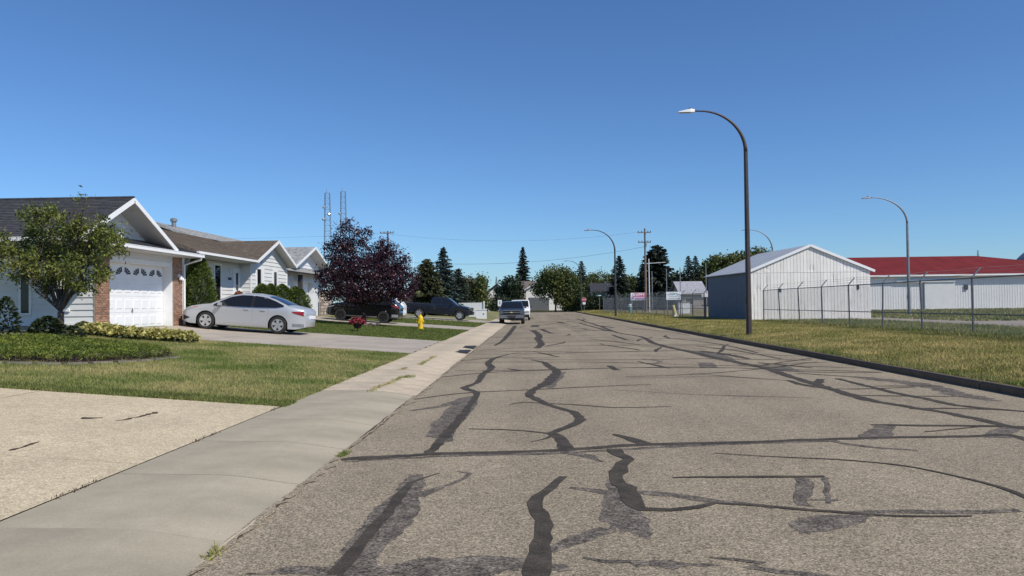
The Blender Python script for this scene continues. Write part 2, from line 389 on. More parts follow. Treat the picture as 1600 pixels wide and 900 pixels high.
# sealed cracks in the asphalt, traced on the ground plane  (photo column, photo row, width in metres)
D = [
 [(515,899,.16),(560,850,.16),(600,802,.15),(625,768,.16),(640,754,.10),(660,746,.05),(683,739,.025)],
 [(530,719,.10),(548,717,.22),(600,714,.18),(660,710,.17),(700,708,.17),(780,706,.18),(860,703,.18),(930,698,.18),(990,694,.2),(1080,691,.18),(1180,688,.17),(1270,684,.16),(1400,680,.16),(1500,678,.15),(1560,676,.15),(1600,689,.14)],
 [(666,708,.14),(686,690,.16),(702,670,.18),(716,655,.17),(730,636,.15),(742,618,.14),(740,612,.2),(724,606,.2),(745,597,.16),(752,586,.2),(766,575,.24),(762,567,.24),(771,560,.18),(792,554,.10),(812,551,.05)],
 [(832,902,.24),(838,860,.24),(845,830,.23),(842,810,.22),(833,792,.2),(838,775,.18),(856,760,.16),(876,743,.13)],
 [(880,702,.2),(876,688,.2),(864,680,.18),(858,676,.15),(885,666,.16),(902,657,.2),(897,646,.17),(883,640,.16),(858,633,.16),(838,624,.18),(825,616,.2),(834,608,.22),(850,600,.3),(862,590,.32),(868,580,.28),(856,572,.24),(848,566,.2),(828,562,.10)],
 [(730,670,.05),(780,671,.07),(820,673,.08),(850,676,.08),(862,678,.07)],
 [(826,690,.02),(852,684,.06),(862,679,.08)],
 [(795,632,.04),(815,628,.09),(850,630,.08),(900,632,.09),(960,636,.08),(1045,634,.05)],
 [(640,625,.06),(690,618,.10),(740,613,.11),(800,610,.10),(860,607,.11),(940,603,.09),(1015,600,.05)],
 [(684,590,.08),(740,584,.11),(800,580,.12),(860,578,.12),(940,575,.10),(1000,574,.12),(1080,574,.22),(1140,574,.16),(1200,576,.14),(1300,578,.14),(1365,580,.1)],
 [(792,576,.10),(812,579,.22)], [(950,571,.2),(962,578,.2)],
 [(818,560,.08),(860,562,.10),(960,562,.11),(1030,561,.10),(1100,560,.12),(1180,561,.14),(1262,562,.10)],
 [(955,677,.08),(978,683,.18),(1008,693,.2)],
 [(742,548,.08),(800,544,.09),(860,541,.09),(950,539,.09),(1050,538,.09),(1150,537,.08)],
 [(760,536,.08),(850,533,.07),(945,532,.06)], [(880,551,.06),(1000,549,.07),(1100,546,.08)],
 [(765,524,.08),(850,521,.08),(930,517,.08),(1010,519,.08)], [(790,531,.07),(900,528,.07)],
 [(772,540,.14),(784,533,.2),(793,524,.3),(800,515,.34),(805,509,.34)],
 [(838,544,.3),(845,537,.34),(840,530,.4),(842,524,.4),(836,519,.4),(832,516,.5)], [(845,514,.4),(853,518,.3),(863,521,.2)],
 [(834,511,.7),(837,508,.7)],
 [(900,498,.3),(935,509,.3),(962,519,.25),(1000,526,.26),(1020,536,.3),(1055,545,.34),(1085,551,.36),(1112,558,.36),(1150,566,.32),(1190,574,.3),(1222,585,.28),(1280,603,.26),(1340,621,.25),(1400,632,.22),(1450,640,.2),(1510,651,.2),(1565,664,.2),(1600,668,.2)],
 [(955,523,.2),(978,531,.22),(982,531,.1)], [(930,508,.3),(958,512,.35)],
 [(1300,590,.16),(1380,610,.18),(1440,622,.18),(1490,632,.18),(1600,641,.16)],
 [(1200,577,.16),(1260,580,.14),(1370,581,.08)], [(1330,616,.10),(1420,617,.10),(1495,617,.05)], [(1410,636,.12),(1500,636,.10),(1600,640,.08)],
 [(1225,593,.10),(1248,600,.2),(1285,605,.22)], [(1085,540,.15),(1150,548,.15),(1215,560,.1)],
 [(1350,661,.10),(1420,662,.16),(1500,662,.16),(1600,664,.14)], [(1275,591,.2),(1268,604,.2)],
 [(1430,672,.04),(1480,667,.05),(1520,663,.06)],
 [(955,700,.2),(962,708,.2),(980,716,.12),(966,722,.17),(963,735,.2),(957,748,.22),(974,760,.24),(985,778,.26),(997,793,.2),(1040,794,.14),(1080,790,.12),(1110,783,.10),(1160,785,.10),(1250,792,.10),(1320,797,.10),(1400,801,.06),(1500,800,.05)],
 [(1000,541,.08),(1080,543,.08),(1190,548,.07)], [(1120,552,.10),(1180,553,.10),(1250,556,.06)], [(1040,528,.10),(1090,533,.12),(1140,541,.12),(1180,551,.1)], [(1150,570,.08),(1240,571,.10),(1330,574,.06)],
 [(1240,582,.10),(1300,586,.10),(1360,589,.05)], [(1180,566,.14),(1215,569,.2),(1262,574,.12)], [(1090,548,.3),(1130,553,.34),(1165,560,.2)], [(980,512,.12),(1040,518,.14),(1075,524,.1)], [(1280,606,.08),(1340,606,.1),(1420,603,.06)],
 [(905,505,.3),(920,509,.25),(950,517,.3)], [(870,503,.5),(880,505,.5)], [(700,566,.04),(760,560,.07),(812,556,.06)], [(820,516,.1),(890,512,.12),(960,514,.1)],
 [(1045,744,.03),(1090,743,.08),(1180,742,.10),(1278,741,.11)],
 [(1110,706,.025),(1200,711,.035),(1300,715,.04),(1400,724,.05),(1480,740,.06),(1540,755,.08),(1585,772,.10),(1602,790,.10)],
]
F = [
 [(650,776,.14),(672,766,.10),(700,756,.07),(722,747,.06),(730,739,.05),(712,736,.04)],
 [(535,722,.06),(700,712,.10),(880,706,.10),(1080,694,.10),(1300,686,.08)],
 [(850,860,.10),(900,838,.13),(945,824,.14)], [(985,766,.12),(1050,771,.13),(1120,780,.12),(1200,788,.08)],
 [(885,760,.04),(925,764,.10),(948,768,.12)], [(1246,742,.12),(1243,786,.12)], [(1279,742,.05),(1283,782,.04)], [(1240,776,.05),(1298,777,.05)],
 [(1320,797,.14),(1400,794,.10),(1480,794,.09),(1570,790,.09)], [(905,868,.03),(940,873,.06),(1000,874,.05)],
 [(1100,866,.02),(1180,874,.08),(1165,880,.12),(1200,887,.08),(1300,896,.07)], [(880,704,.14),(912,712,.16),(938,720,.05)],
 [(1330,588,.3),(1420,598,.4),(1480,612,.4),(1540,624,.2)], [(640,642,.10),(690,634,.16),(718,624,.12)],
 [(1280,686,.05),(1340,694,.10),(1420,700,.04)], [(1000,560,.1),(1030,564,.12),(1020,567,.1)],
]
PF = [
 [(508,899),(535,852),(552,828),(570,806),(595,784),(620,760),(634,742),(655,740),(662,750),(664,758),(651,775),(650,800),(640,815),(625,830),(600,850),(588,868),(577,899)],
 [(662,682),(670,665),(690,646),(712,623),(748,616),(744,632),(728,652),(709,668),(706,688),(690,692),(676,684)],
 [(944,748),(955,734),(970,760),(985,775),(1000,800),(1016,824),(1006,840),(982,830),(956,826),(930,808),(935,780),(945,765)],
 [(1325,682),(1345,670),(1360,661),(1387,662),(1380,679),(1355,684)], [(1517,679),(1545,664),(1578,664),(1562,681)],
 [(1222,812),(1250,803),(1325,799),(1345,803),(1312,819),(1252,830),(1229,824)],
 [(380,896),(480,885),(590,884),(650,872),(760,866),(830,869),(880,880),(884,888),(815,886),(776,894),(762,899),(380,899)],
 [(975,875),(1040,870),(1118,878),(1050,884),(988,882)], [(840,603),(862,588),(882,580),(878,590),(862,606)],
 [(1060,547),(1110,549),(1140,558),(1150,565),(1110,560)], [(1180,571),(1230,572),(1245,580),(1195,578)], [(1085,566),(1110,566),(1118,573),(1090,573)],
]
lift = .0015
for pts in PF:
    q = [road(a, b) for a, b in pts]; out = []
    for i in range(len(q)):                                         # ragged outline
        a, c = q[i], q[(i+1) % len(q)]; n = 5
        for k in range(n):
            t = k/n; s = .025 if k else 0
            out.append((a[0]+(c[0]-a[0])*t+random.uniform(-s,s), a[1]+(c[1]-a[1])*t+random.uniform(-s,s)*1.5, lift))
    MB().poly(out).build('faded_tar_patch', MT['tar_faded'], road_o); lift += .00006
for pts in F:
    ribbon(MB(), [(*road(a, b), w) for a, b, w in pts], lift, .45).build('faded_tar_seam', MT['tar_faded'], road_o); lift += .00006
lift = .0035
for pts in D:
    ribbon(MB(), [(*road(a, b), w*(.62 if b > 735 else .8)) for a, b, w in pts], lift, .25).build('tar_seam', MT['tar'], road_o); lift += .00005
# hairline joint along the gutter edge
ribbon(MB(), [(-2.07+random.uniform(-.02,.02), yy, .018) for yy in np.arange(2, 60, 1.0)], .0070, .6).build('gutter_joint', MT['soil'], road_o)

# crumbling asphalt lip and grit along the gutter
for k, (m, w, lf) in enumerate((('asphalt', .16, .0085), ('soil', .03, .0100), ('walk_buff', .025, .0105))):
    for y0 in np.arange(2.5, 60, 4.0 if k == 0 else 2.3):
        if k and random.random() < .35: continue
        ln = 3.9 if k == 0 else random.uniform(.5, 1.9); xo = -2.10 if k == 0 else -2.12+random.uniform(-.03,.06)
        ribbon(MB(), [(xo+random.uniform(-.012,.012), y, w*random.uniform(.4,1)) for y in np.linspace(y0, y0+ln, 9)], lf, .8).build('gutter_grit' if k else 'asphalt_lip', MT[m], road_o)
# thin sealed cracks wandering across and along the road
def crack(x, y, ang, L, w, lf):
    pts = []; n = max(4, int(L/.55))
    for i in range(n+1):
        t = i/n; pts.append((x, y, w*(.35+.65*math.sin(math.pi*min(.95, .08+t)))))
        ang += random.uniform(-.17,.17)*(1 if abs(math.cos(ang)) > .7 else .8); x += math.cos(ang)*L/n; y += math.sin(ang)*L/n
        if x < -1.95 or x > 7.7: break
    if len(pts) > 2: ribbon(MB(), pts, lf, .35, seg=.2).build('hairline_crack', MT['tar'], road_o)
lf = .0051; y = 17.0
while y < 112:
    x0 = random.choice((-1.9, -1.9, .3, 2.0)); crack(x0, y, random.uniform(-.03,.05), random.uniform(2.5, 9.5), .05+.0013*y, lf); lf += .00004
    if random.random() < .7: crack(random.uniform(2.6,6.4), y+random.uniform(-1,1), math.pi/2+random.uniform(-.25,.5), random.uniform(2,6), .09+.002*y, lf); lf += .00004
    if random.random() < .35: crack(random.uniform(-1,2), y, math.pi/2+random.uniform(-.4,.4), random.uniform(1.5,4), .08+.002*y, lf); lf += .00004
    y += random.uniform(1.3, 2.6)+y*.012
for k in range(9): crack(random.uniform(4.2,6.6), random.uniform(11,22), random.choice((0.05, .5, 2.6, 3.0))+random.uniform(-.2,.2), random.uniform(1.5,4), random.uniform(.03,.09), lf); lf += .00004
# ---------------------------------------------------------------- houses
def siding(parent, O, u, n, poly, z0, z1, m, h=0.2, holes=()):
    """horizontal boards on a wall: O origin, u along, n outward; poly = [(u,z)] convex outline"""
    O = Vector(O); u = Vector(u); n = Vector(n)
    def span(z):
        xs = []
        for i in range(len(poly)):
            (a, za), (b, zb) = poly[i], poly[(i+1) % len(poly)]
            if abs(za-zb) < 1e-6: continue
            if min(za, zb)-1e-6 <= z <= max(za, zb)+1e-6: xs.append(a+(b-a)*(z-za)/(zb-za))
        return (min(xs), max(xs)) if len(xs) >= 2 else None
    z = z0
    while z < z1-.02:
        t = min(z+h, z1); A = span(z+.001); B = span(t-.001)
        if A and B:
            segs = [(A[0], A[1], B[0], B[1])]
            for (h0, h1, hz0, hz1) in holes:
                if hz0 < (z+t)/2 < hz1:
                    new = []
                    for s in segs:
                        if h1 <= s[0] or h0 >= s[1]: new.append(s); continue
                        if h0 > s[0]: new.append((s[0], h0, s[2], h0))
                        if h1 < s[1]: new.append((h1, s[1], h1, s[3]))
                    segs = new
            for (a0, a1, b0, b1) in segs:
                if a1-a0 < .02: continue
                P = lambda uu, zz, k: O+u*uu+n*k+Vector((0, 0, zz))
                b = MB().hexa([P(a0,z,0),P(a1,z,0),P(a1,z,.036),P(a0,z,.036),P(b0,t,0),P(b1,t,0),P(b1,t,.008),P(b0,t,.008)])
                b.build('siding_board', m, parent, world=True)
        z = t
def roof(parent, A, B, C, D_, shingle, h=.15, deckmat=None, thick=.13, up=.0):
    """roof plane: eave A->B, ridge D_->C (above B and A); deck plus overlapping shingle courses"""
    A, B, C, D_ = (Vector(p) for p in (A, B, C, D_)); nrm = (B-A).cross(D_-A)
    if nrm.length < 1e-6: nrm = (B-A).cross(C-A)
    nrm.normalize()
    if nrm.z < 0: nrm = -nrm
    deck = MB().hexa([A-nrm*thick, B-nrm*thick, C-nrm*thick, D_-nrm*thick, A, B, C, D_]).build('roof', deckmat or MT['trim'], parent, world=True)
    sl = max((D_-A).length, (C-B).length); k = max(1, int(round(sl/h)))
    for i in range(k):
        t0, t1 = i/k, min(1.0, (i+1.25)/k)
        a, b = A.lerp(D_, t0), B.lerp(C, t0); d, c = A.lerp(D_, t1), B.lerp(C, t1)
        e = nrm*.022; g = nrm*.006
        if i == 0: a = a-(D_-A).normalized()*.02; b = b-(C-B).normalized()*.02
        MB().hexa([a+nrm*.001, b+nrm*.001, c+nrm*.001, d+nrm*.001, a+e, b+e, c+g, d+g]).build('shingle_course', shingle, deck, world=True)
    return deck
def window(parent, O, u, n, u0, u1, z0, z1, frame=.07, glass=None, sash=None):
    O = Vector(O); u = Vector(u); n = Vector(n); P = lambda a, z, k: O+u*a+n*k+Vector((0,0,z))
    def bx(b, a0, a1, c0, c1, k0, k1): return b.hexa([P(a0,c0,k0),P(a1,c0,k0),P(a1,c0,k1),P(a0,c0,k1),P(a0,c1,k0),P(a1,c1,k0),P(a1,c1,k1),P(a0,c1,k1)])
    w = bx(MB(), u0, u1, z0, z1, 0, .03).build('window', glass or MT['glass'], parent, world=True)
    b = MB(); f = frame
    bx(b, u0-f, u0, z0-f, z1+f, 0, .055); bx(b, u1, u1+f, z0-f, z1+f, 0, .055); bx(b, u0, u1, z1, z1+f, 0, .055); bx(b, u0, u1, z0-f, z0, 0, .06)
    if sash:
        for s in sash: bx(b, u0, u1, s-.02, s+.02, .03, .045)
    b.build('window_frame', MT['trim'], w, world=True)
    return w
def wallbox(parent, name, x0, x1, y0, y1, z0, z1, m): return MB().box(x0, x1, y0, y1, z0, z1).build(name, m, parent, world=True)
def bricks(parent, X, y0, y1, z0, z1, bw=.2, bh=.067, j=.010, proud=.012, m='brick'):
    core = wallbox(parent, 'brick_pier', X-.055, X, y0, y1, z0, z1, MT['mortar'])
    cache = {}
    row = 0; z = z0
    while z < z1-.03:
        y = y0 - (bw/2 if row % 2 else 0)
        while y < y1-.02:
            a, b = max(y, y0)+j/2, min(y+bw, y1)-j/2
            if b-a > .03:
                k = round(b-a, 3)
                if k not in cache: cache[k] = MB().box(-.03, proud, 0, b-a, 0, bh-j).mesh('brick', MT[m])
                link('brick', cache[k], core, world=True, loc=(X+random.uniform(-.003,.004), a, z))
            y += bw
        z += bh+.008; row += 1
    return core
def garage_door(parent, X, y0, y1, z0, z1, cols, rows, fans=True):
    """white sectional door facing +x"""
    core = wallbox(parent, 'garage_door', X-.05, X, y0, y1, z0, z1, MT['door_white'])
    cw = (y1-y0)/cols; rh = (z1-z0)/rows
    for r in range(rows):
        MB().box(X-.01, X+.012, y0, y1, z0+r*rh+.006, z0+(r+1)*rh-.006).build('door_section', MT['door_white'], core, world=True)
        for c in range(cols):
            a, b = y0+c*cw+.075, y0+(c+1)*cw-.075; lo, hi = z0+r*rh+.11, z0+(r+1)*rh-.10
            if r == rows-1 and fans:
                cy = y0+(c//2)*2*cw+cw; sgn = -1 if c % 2 == 0 else 1; zb = lo+.06
                for k in range(4):
                    t0, t1 = R(8+21*k), R(8+21*k+15)
                    q = [(cy+sgn*(.07+rr*math.cos(t)*1.0), zb+rr*math.sin(t)*.62) for rr, t in ((.15,t0),(.43,t0),(.43,t1),(.15,t1))]
                    MB().prism([(X+.013, p[0], p[1]) for p in q], (.006, 0, 0)).build('pane', MT['black'], core, world=True)
            else:
                e = .03
                MB().hexa([(X+.008,a,lo),(X+.008,b,lo),(X+.008,b,hi),(X+.008,a,hi),(X+.026,a+e,lo+e),(X+.026,b-e,lo+e),(X+.026,b-e,hi-e),(X+.026,a+e,hi-e)]).build('door_panel', MT['door_white'], core, world=True)
    MB().box(X+.012, X+.05, (y0+y1)/2-.05, (y0+y1)/2+.05, z0+.62, z0+.64).bar((X+.03,(y0+y1)/2,z0+.55),(X+.03,(y0+y1)/2,z0+.72),.03).build('handle', MT['galv'], core, world=True)
    return core
def fascia(parent, name, a, b, h, w, m=None):
    return MB().bar(a, b, w, h).build(name, m or MT['trim'], parent, world=True)
def front_gable(parent, Xr, Xb, y0, yc, y1, ze, zr_, shingle, Xw, wallmat, zw0, holes=(), soff=.0):
    """gable facing +x: rake plane Xr, ridge back to Xb, eaves at y0/y1 (height ze), ridge yc (height zr_)"""
    roof(parent, (Xr,y0,ze), (Xb,y0,ze), (Xb,yc,zr_), (Xr,yc,zr_), shingle, deckmat=MT['soffit'])
    roof(parent, (Xr,y1,ze), (Xb,y1,ze), (Xb,yc,zr_), (Xr,yc,zr_), shingle, deckmat=MT['soffit'])
    for ya in (y0, y1):
        fascia(parent, 'rake_board', (Xr+.015, ya, ze-.075), (Xr+.015, yc, zr_-.075), .15, .035)
    s = (zr_-ze)/(yc-y0); dy = .16/s if s else 0
    zt = zr_-.16
    poly = [(y0+.2, ze-.02), (y1-.2, ze-.02), (yc, zt)]
    core = MB().prism([(Xw-.12, y0+.35, zw0), (Xw-.12, y1-.35, zw0), (Xw-.12, y1-.35, ze), (Xw-.12, yc, zt-.05), (Xw-.12, y0+.35, ze)], (.12, 0, 0)).build('gable_wall', wallmat, parent, world=True)
    return core

def house_one():
    E = thing('house', 'white sided house with charcoal shingle roof and brick framed garage at left edge', 'house', (-17, 26, .9))
    G = .92; Xw = -13.85; Xe = -13.08
    # camera side wall
    w = wallbox(E, 'side_wall', -30, Xw-.02, 24.32, 24.5, 1.18, 3.7, MT['siding'])
    siding(w, (Xw, 24.32, 0), (-1,0,0), (0,-1,0), [(0,1.2),(16,1.2),(16,3.62),(0,3.62)], 1.2, 3.62, MT['siding'], .2, holes=[(1.98,2.40,1.44,2.98)])
    wallbox(E, 'foundation', -30, Xw-.03, 24.35, 24.6, .6, 1.18, MT['foundation'])
    MB().box(-30, Xw+.02, 24.27, 24.35, 1.12, 1.2).build('base_flashing', MT['trim'], E, world=True)
    window(E, (Xw, 24.32, 0), (-1,0,0), (0,-1,0), 2.06, 2.32, 1.52, 2.9, .075)
    window(E, (Xw, 24.32, 0), (-1,0,0), (0,-1,0), 3.6, 4.8, 1.7, 2.9, .075)
    MB().box(-14.72, -14.66+.06, 24.24, 24.32, 1.55, 1.63).build('wall_vent', MT['trim'], E, world=True)
    MB().box(-14.1, -13.92, 22.7, 22.88, .75, 3.66).build('porch_post', MT['trim'], E, world=True)
    # street front
    wallbox(E, 'front_wall', -15, Xw, 29.62, 30.6, .8, 3.7, MT['siding'])
    wallbox(E, 'front_wall', -15, Xw, 24.34, 24.95, .8, 3.7, MT['siding'])
    hd = wallbox(E, 'header_wall', -14.3, Xw, 24.34, 30.62, 3.36, 3.74, MT['siding'])
    siding(hd, (Xw, 24.34, 0), (0,1,0), (1,0,0), [(0,3.36),(6.3,3.36),(6.3,3.72),(0,3.72)], 3.36, 3.72, MT['siding'], .18)
    MB().box(-14.16, Xw+.03, 24.95, 29.62, 3.2, 3.355).build('door_header', MT['trim'], E, world=True)
    MB().box(-14.16, Xw+.022, 29.58, 29.66, .85, 3.198).build('door_jamb', MT['trim'], E, world=True)
    garage_door(E, -14.17, 24.93, 29.57, G, 3.2, 8, 4)
    bricks(E, Xw+.06, 24.28, 25.12, .85, 3.35)
    bricks(E, Xw+.06, 29.67, 30.42, .85, 3.66)
    MB().box(Xw, Xw+.05, 30.44, 30.64, .85, 3.7).build('corner_board', MT['siding'], E, world=True)
    lt = MB().box(Xw+.07, Xw+.12, 30.0, 30.12, 2.82, 2.94).lathe([(.03,0),(.07,.03),(.07,.12),(.02,.16)], 10, (Xw+.17, 30.06, 2.7)).build('wall_lantern', MT['trim'], E, world=True)
    lt = MB().box(Xw+.07, Xw+.12, 30.2, 30.30, 2.80, 2.90).lathe([(.02,0),(.05,.02),(.05,.10),(.02,.13)], 10, (Xw+.16, 30.25, 2.68)).build('wall_lantern', MT['trim'], E, world=True)
    # skirt roof over the garage front, hipped at its far end
    roof(E, (Xe,22.3,3.74), (Xe,30.62,3.74), (Xw-.12,29.9,4.06), (Xw-.12,22.9,4.06), MT['shingle_dark'], .11, MT['soffit'], .09)
    roof(E, (Xe,30.62,3.735), (-20,30.62,3.735), (-20,29.9,4.055), (Xw-.12,29.9,4.055), MT['shingle_dark'], .11, MT['shingle_dark'], .09)
    MB().poly([(-20,30.6,3.72),(-20,27.5,4.2),(Xw-.12,27.5,4.05),(Xw-.12,29.9,4.05)]).build('roof_valley', MT['shingle_dark'], E, world=True)
    MB().box(Xe-.01, Xe+.09, 22.3, 30.66, 3.60, 3.70).box(Xe+.075, Xe+.10, 22.3, 30.66, 3.70, 3.72).build('gutter', MT['trim'], E, world=True)
    MB().box(Xw, Xe-.02, 22.35, 30.6, 3.585, 3.60).build('soffit', MT['soffit'], E, world=True)
    MB().tube([(Xe+.03,30.5,3.6),(Xe+.0,30.5,3.52),(Xw+.1,30.52,3.32),(Xw+.1,30.52,.95)], .045, 6).build('downspout', MT['trim'], E, world=True)
    g = front_gable(E, Xe+.02, -30, 22.3, 25.3, 28.42, 3.78, 5.26, MT['shingle_dark'], Xw, MT['siding'], 3.7)
    siding(g, (Xw, 0, 0), (0,1,0), (1,0,0), [(22.75,3.98),(27.9,3.98),(25.33,5.1)], 3.98, 5.05, MT['siding'], .19)
    MB().box(-30, Xe, 22.22, 22.31, 3.63, 3.73).build('side_gutter', MT['trim'], E, world=True)
    MB().box(-30, Xe-.02, 22.32, 24.3, 3.60, 3.615).build('side_soffit', MT['soffit'], E, world=True)
    MB().tube([(-30,25.3,5.285),(Xe+.03,25.3,5.285)], .04, 6).build('ridge_cap', MT['shingle_dark'], E, world=True)
house_one()

def house_two():
    E = thing('house', 'white sided house with brown shingle roof behind the silver sedan', 'house', (-17, 38, .95))
    Xe, Xm, Xg = -13.4, -14.43, -13.9
    sd = MT['siding2']
    w = wallbox(E, 'front_wall', -22, Xm, 31.3, 38.2, .6, 3.75, sd)
    siding(w, (Xm, 31.3, 0), (0,1,0), (1,0,0), [(0,2.05),(6.9,2.05),(6.9,3.7),(0,3.7)], 2.05, 3.7, sd, .2, holes=[(3.55,4.62,1.9,3.66),(5.95,6.9,1.0,3.55)])
    # lower wall is upright panelling
    yy = 31.3
    while yy < 38.1:
        if not (37.2 < yy+.12 < 38.2) and not (34.9 < yy+.1 < 35.85): MB().box(Xm, Xm+.022, yy+.006, yy+.225, 1.0, 2.04).build('wall_plank', sd, w, world=True)
        yy += .23
    window(E, (Xm, 31.3, 0), (0,1,0), (1,0,0), 3.75, 4.4, 1.55, 3.55, .1)
    dr = MB().box(Xm, Xm+.035, 37.33, 38.08, 1.25, 3.4).build('front_door', MT['door_white'], E, world=True)
    MB().box(Xm+.036, Xm+.045, 37.58, 37.86, 2.45, 3.3).build('pane', MT['glass'], dr, world=True)
    b = MB().box(Xm, Xm+.05, 37.22, 37.32, 1.2, 3.5).box(Xm, Xm+.05, 38.09, 38.18, 1.2, 3.5).box(Xm, Xm+.05, 37.32, 38.09, 3.41, 3.5)
    b.build('door_frame', MT['trim'], dr, world=True)
    for c, z in ((0,1.4),(1,1.4),(0,1.85),(1,1.85)): MB().box(Xm+.036, Xm+.048, 37.42+.3*c, 37.68+.3*c, z, z+.35).build('door_panel', MT['door_white'], dr, world=True)
    MB().lathe([(.02,0),(.03,.04),(.03,.05)], 8, (Xm+.06, 37.42, 2.28)).build('door_knob', MT['chrome'], dr, world=True)
    MB().box(Xm+.026, Xm+.04, 36.62, 37.02, 2.93, 3.05).build('house_number_plate', MT['black'], E, world=True)
    MB().box(Xm+.03, Xm+.09, 36.85, 36.97, 3.25, 3.5).build('porch_light', MT['trim'], E, world=True)
    # projecting gable bay
    wallbox(E, 'bay_wall', -20, Xg, 38.22, 43.8, .6, 3.8, sd)
    sw = wallbox(E, 'bay_side_wall', -16, Xg-.01, 38.17, 38.22, .6, 3.75, sd)
    siding(sw, (Xg, 38.17, 0), (-1,0,0), (0,-1,0), [(0,1.2),(.52,1.2),(.52,3.7),(0,3.7)], 1.2, 3.7, sd, .2)
    MB().box(Xg-.02, Xg+.05, 38.14, 38.26, .9, 3.75).build('corner_board', MT['trim'], E, world=True)
    MB().box(Xg-.02, Xg+.05, 43.72, 43.84, .9, 3.75).build('corner_board', MT['trim'], E, world=True)
    g = front_gable(E, Xe, -16.9, 37.85, 41.0, 44.15, 3.93, 5.14, MT['shingle_brown'], Xg, sd, 3.5)
    siding(g, (Xg, 0, 0), (0,1,0), (1,0,0), [(38.2,1.2),(43.8,1.2),(43.8,3.9),(41.0,4.98),(38.2,3.9)], 1.2, 4.95, sd, .2,
           holes=[(38.95,40.1,1.9,3.62),(41.35,42.25,2.5,3.68)])
    window(E, (Xg, 0, 0), (0,1,0), (1,0,0), 39.0, 39.6, 2.0, 3.55, .1)
    MB().box(Xg, Xg+.05, 39.72, 40.05, 1.95, 3.6).build('shutter', MT['trim'], E, world=True)
    window(E, (Xg, 0, 0), (0,1,0), (1,0,0), 41.55, 42.05, 2.72, 3.5, .15)
    roof(E, (Xe,30.9,3.93), (Xe,38.5,3.93), (-17.2,41.9,5.30), (-17.2,30.9,5.30), MT['shingle_brown'], .15, MT['shingle_brown'])
    roof(E, (-17.2,44.1,5.28), (-17.2,30.9,5.28), (-17.22,30.9,5.29), (-17.22,44.1,5.29), MT['shingle_brown'], .15, MT['soffit'])
    MB().poly([(-17.2,30.9,5.29),(-17.2,44.1,5.29),(-22,44.1,3.6),(-22,30.9,3.6)]).build('rear_roof', MT['shingle_brown'], E, world=True)
    MB().poly([(-16.2,41,5.1),(-17.2,41,5.30),(-17.2,44.1,5.30),(-13.5,44.15,3.9)]).build('roof_valley', MT['shingle_brown'], E, world=True)
    MB().box(Xe-.02, Xe+.08, 30.9, 37.86, 3.80, 3.90).build('gutter', MT['trim'], E, world=True)
    MB().box(Xm, Xe-.03, 30.95, 37.9, 3.77, 3.785).build('soffit', MT['soffit'], E, world=True)
    MB().box(-14.42, -12.9, 36.4, 38.1, .5, 1.1).box(-12.9, -12.55, 36.5, 38.0, .5, .9).build('front_step', MT['foundation'], E, world=True)
house_two()

def house_three():
    E = thing('house', 'white house with light grey shingle roof and gable above purple tree', 'house', (-18, 51, .95))
    Xr, Xw = -14.0, -14.7; sg = MT['shingle_grey']; sd = MT['siding']
    w = wallbox(E, 'front_wall', -15.2, Xw, 44.9, 46.9, .7, 3.7, sd)
    siding(w, (Xw, 44.9, 0), (0,1,0), (1,0,0), [(0,1.1),(2,1.1),(2,3.6),(0,3.6)], 1.1, 3.6, sd, .2, holes=[(.35,1.5,2.3,3.5)])
    window(E, (Xw, 44.9, 0), (0,1,0), (1,0,0), .4, 1.45, 2.4, 3.4, .06)
    wallbox(E, 'front_wall', -15.2, Xw, 51.9, 53.2, .7, 3.7, sd)
    wallbox(E, 'header_wall', -15.2, Xw, 46.9, 51.9, 3.2, 3.7, sd)
    garage_door(E, Xw-.3, 46.95, 51.85, .95, 3.2, 8, 4, fans=False)
    bricks(E, Xw+.12, 53.2, 56.2, .85, 2.7, .42, .2, .03, .04, 'fieldstone')
    MB().box(-14.55, -14.3, 48.1, 48.35, .8, 3.6).build('porch_post', MT['pole_dark'], E, world=True)
    wallbox(E, 'side_wall', -26, Xw-.02, 44.95, 45.1, .7, 3.7, sd)
    wallbox(E, 'house_core', -28, -15.3, 45.2, 57, .7, 3.7, sd)
    roof(E, (Xr,44.4,3.72), (Xr,56.4,3.72), (Xw-.1,55.8,4.08), (Xw-.1,44.9,4.08), sg, .13, MT['pole_dark'], .1)
    g = front_gable(E, Xr, -21, 45.9, 50.2, 54.5, 4.05, 5.48, sg, Xw, sd, 3.7)
    siding(g, (Xw, 0, 0), (0,1,0), (1,0,0), [(46.4,4.1),(54.0,4.1),(50.2,5.32)], 4.1, 5.25, sd, .2)
    roof(E, (-14.7,44.4,4.0), (-14.7,60,4.0), (-22,60,6.7), (-22,44.4,6.7), sg, .2, sg)
    MB().poly([(-22,44.4,6.7),(-22,60,6.7),(-29,60,4.0),(-29,44.4,4.0)]).build('rear_roof', sg, E, world=True)
    MB().prism([(-15.2,44.6,3.6),(-28.5,44.6,3.6),(-28.5,44.6,4.0),(-22,44.6,6.45),(-15.2,44.6,4.05)], (0,.15,0)).build('gable_end', sd, E, world=True)
    v = MB().lathe([(.13,0),(.13,.42),(.20,.44),(.20,.60),(.05,.66)], 10, (-21.3, 45.9, 6.35)).build('chimney_pipe', MT['galv'], E, world=True)
house_three()

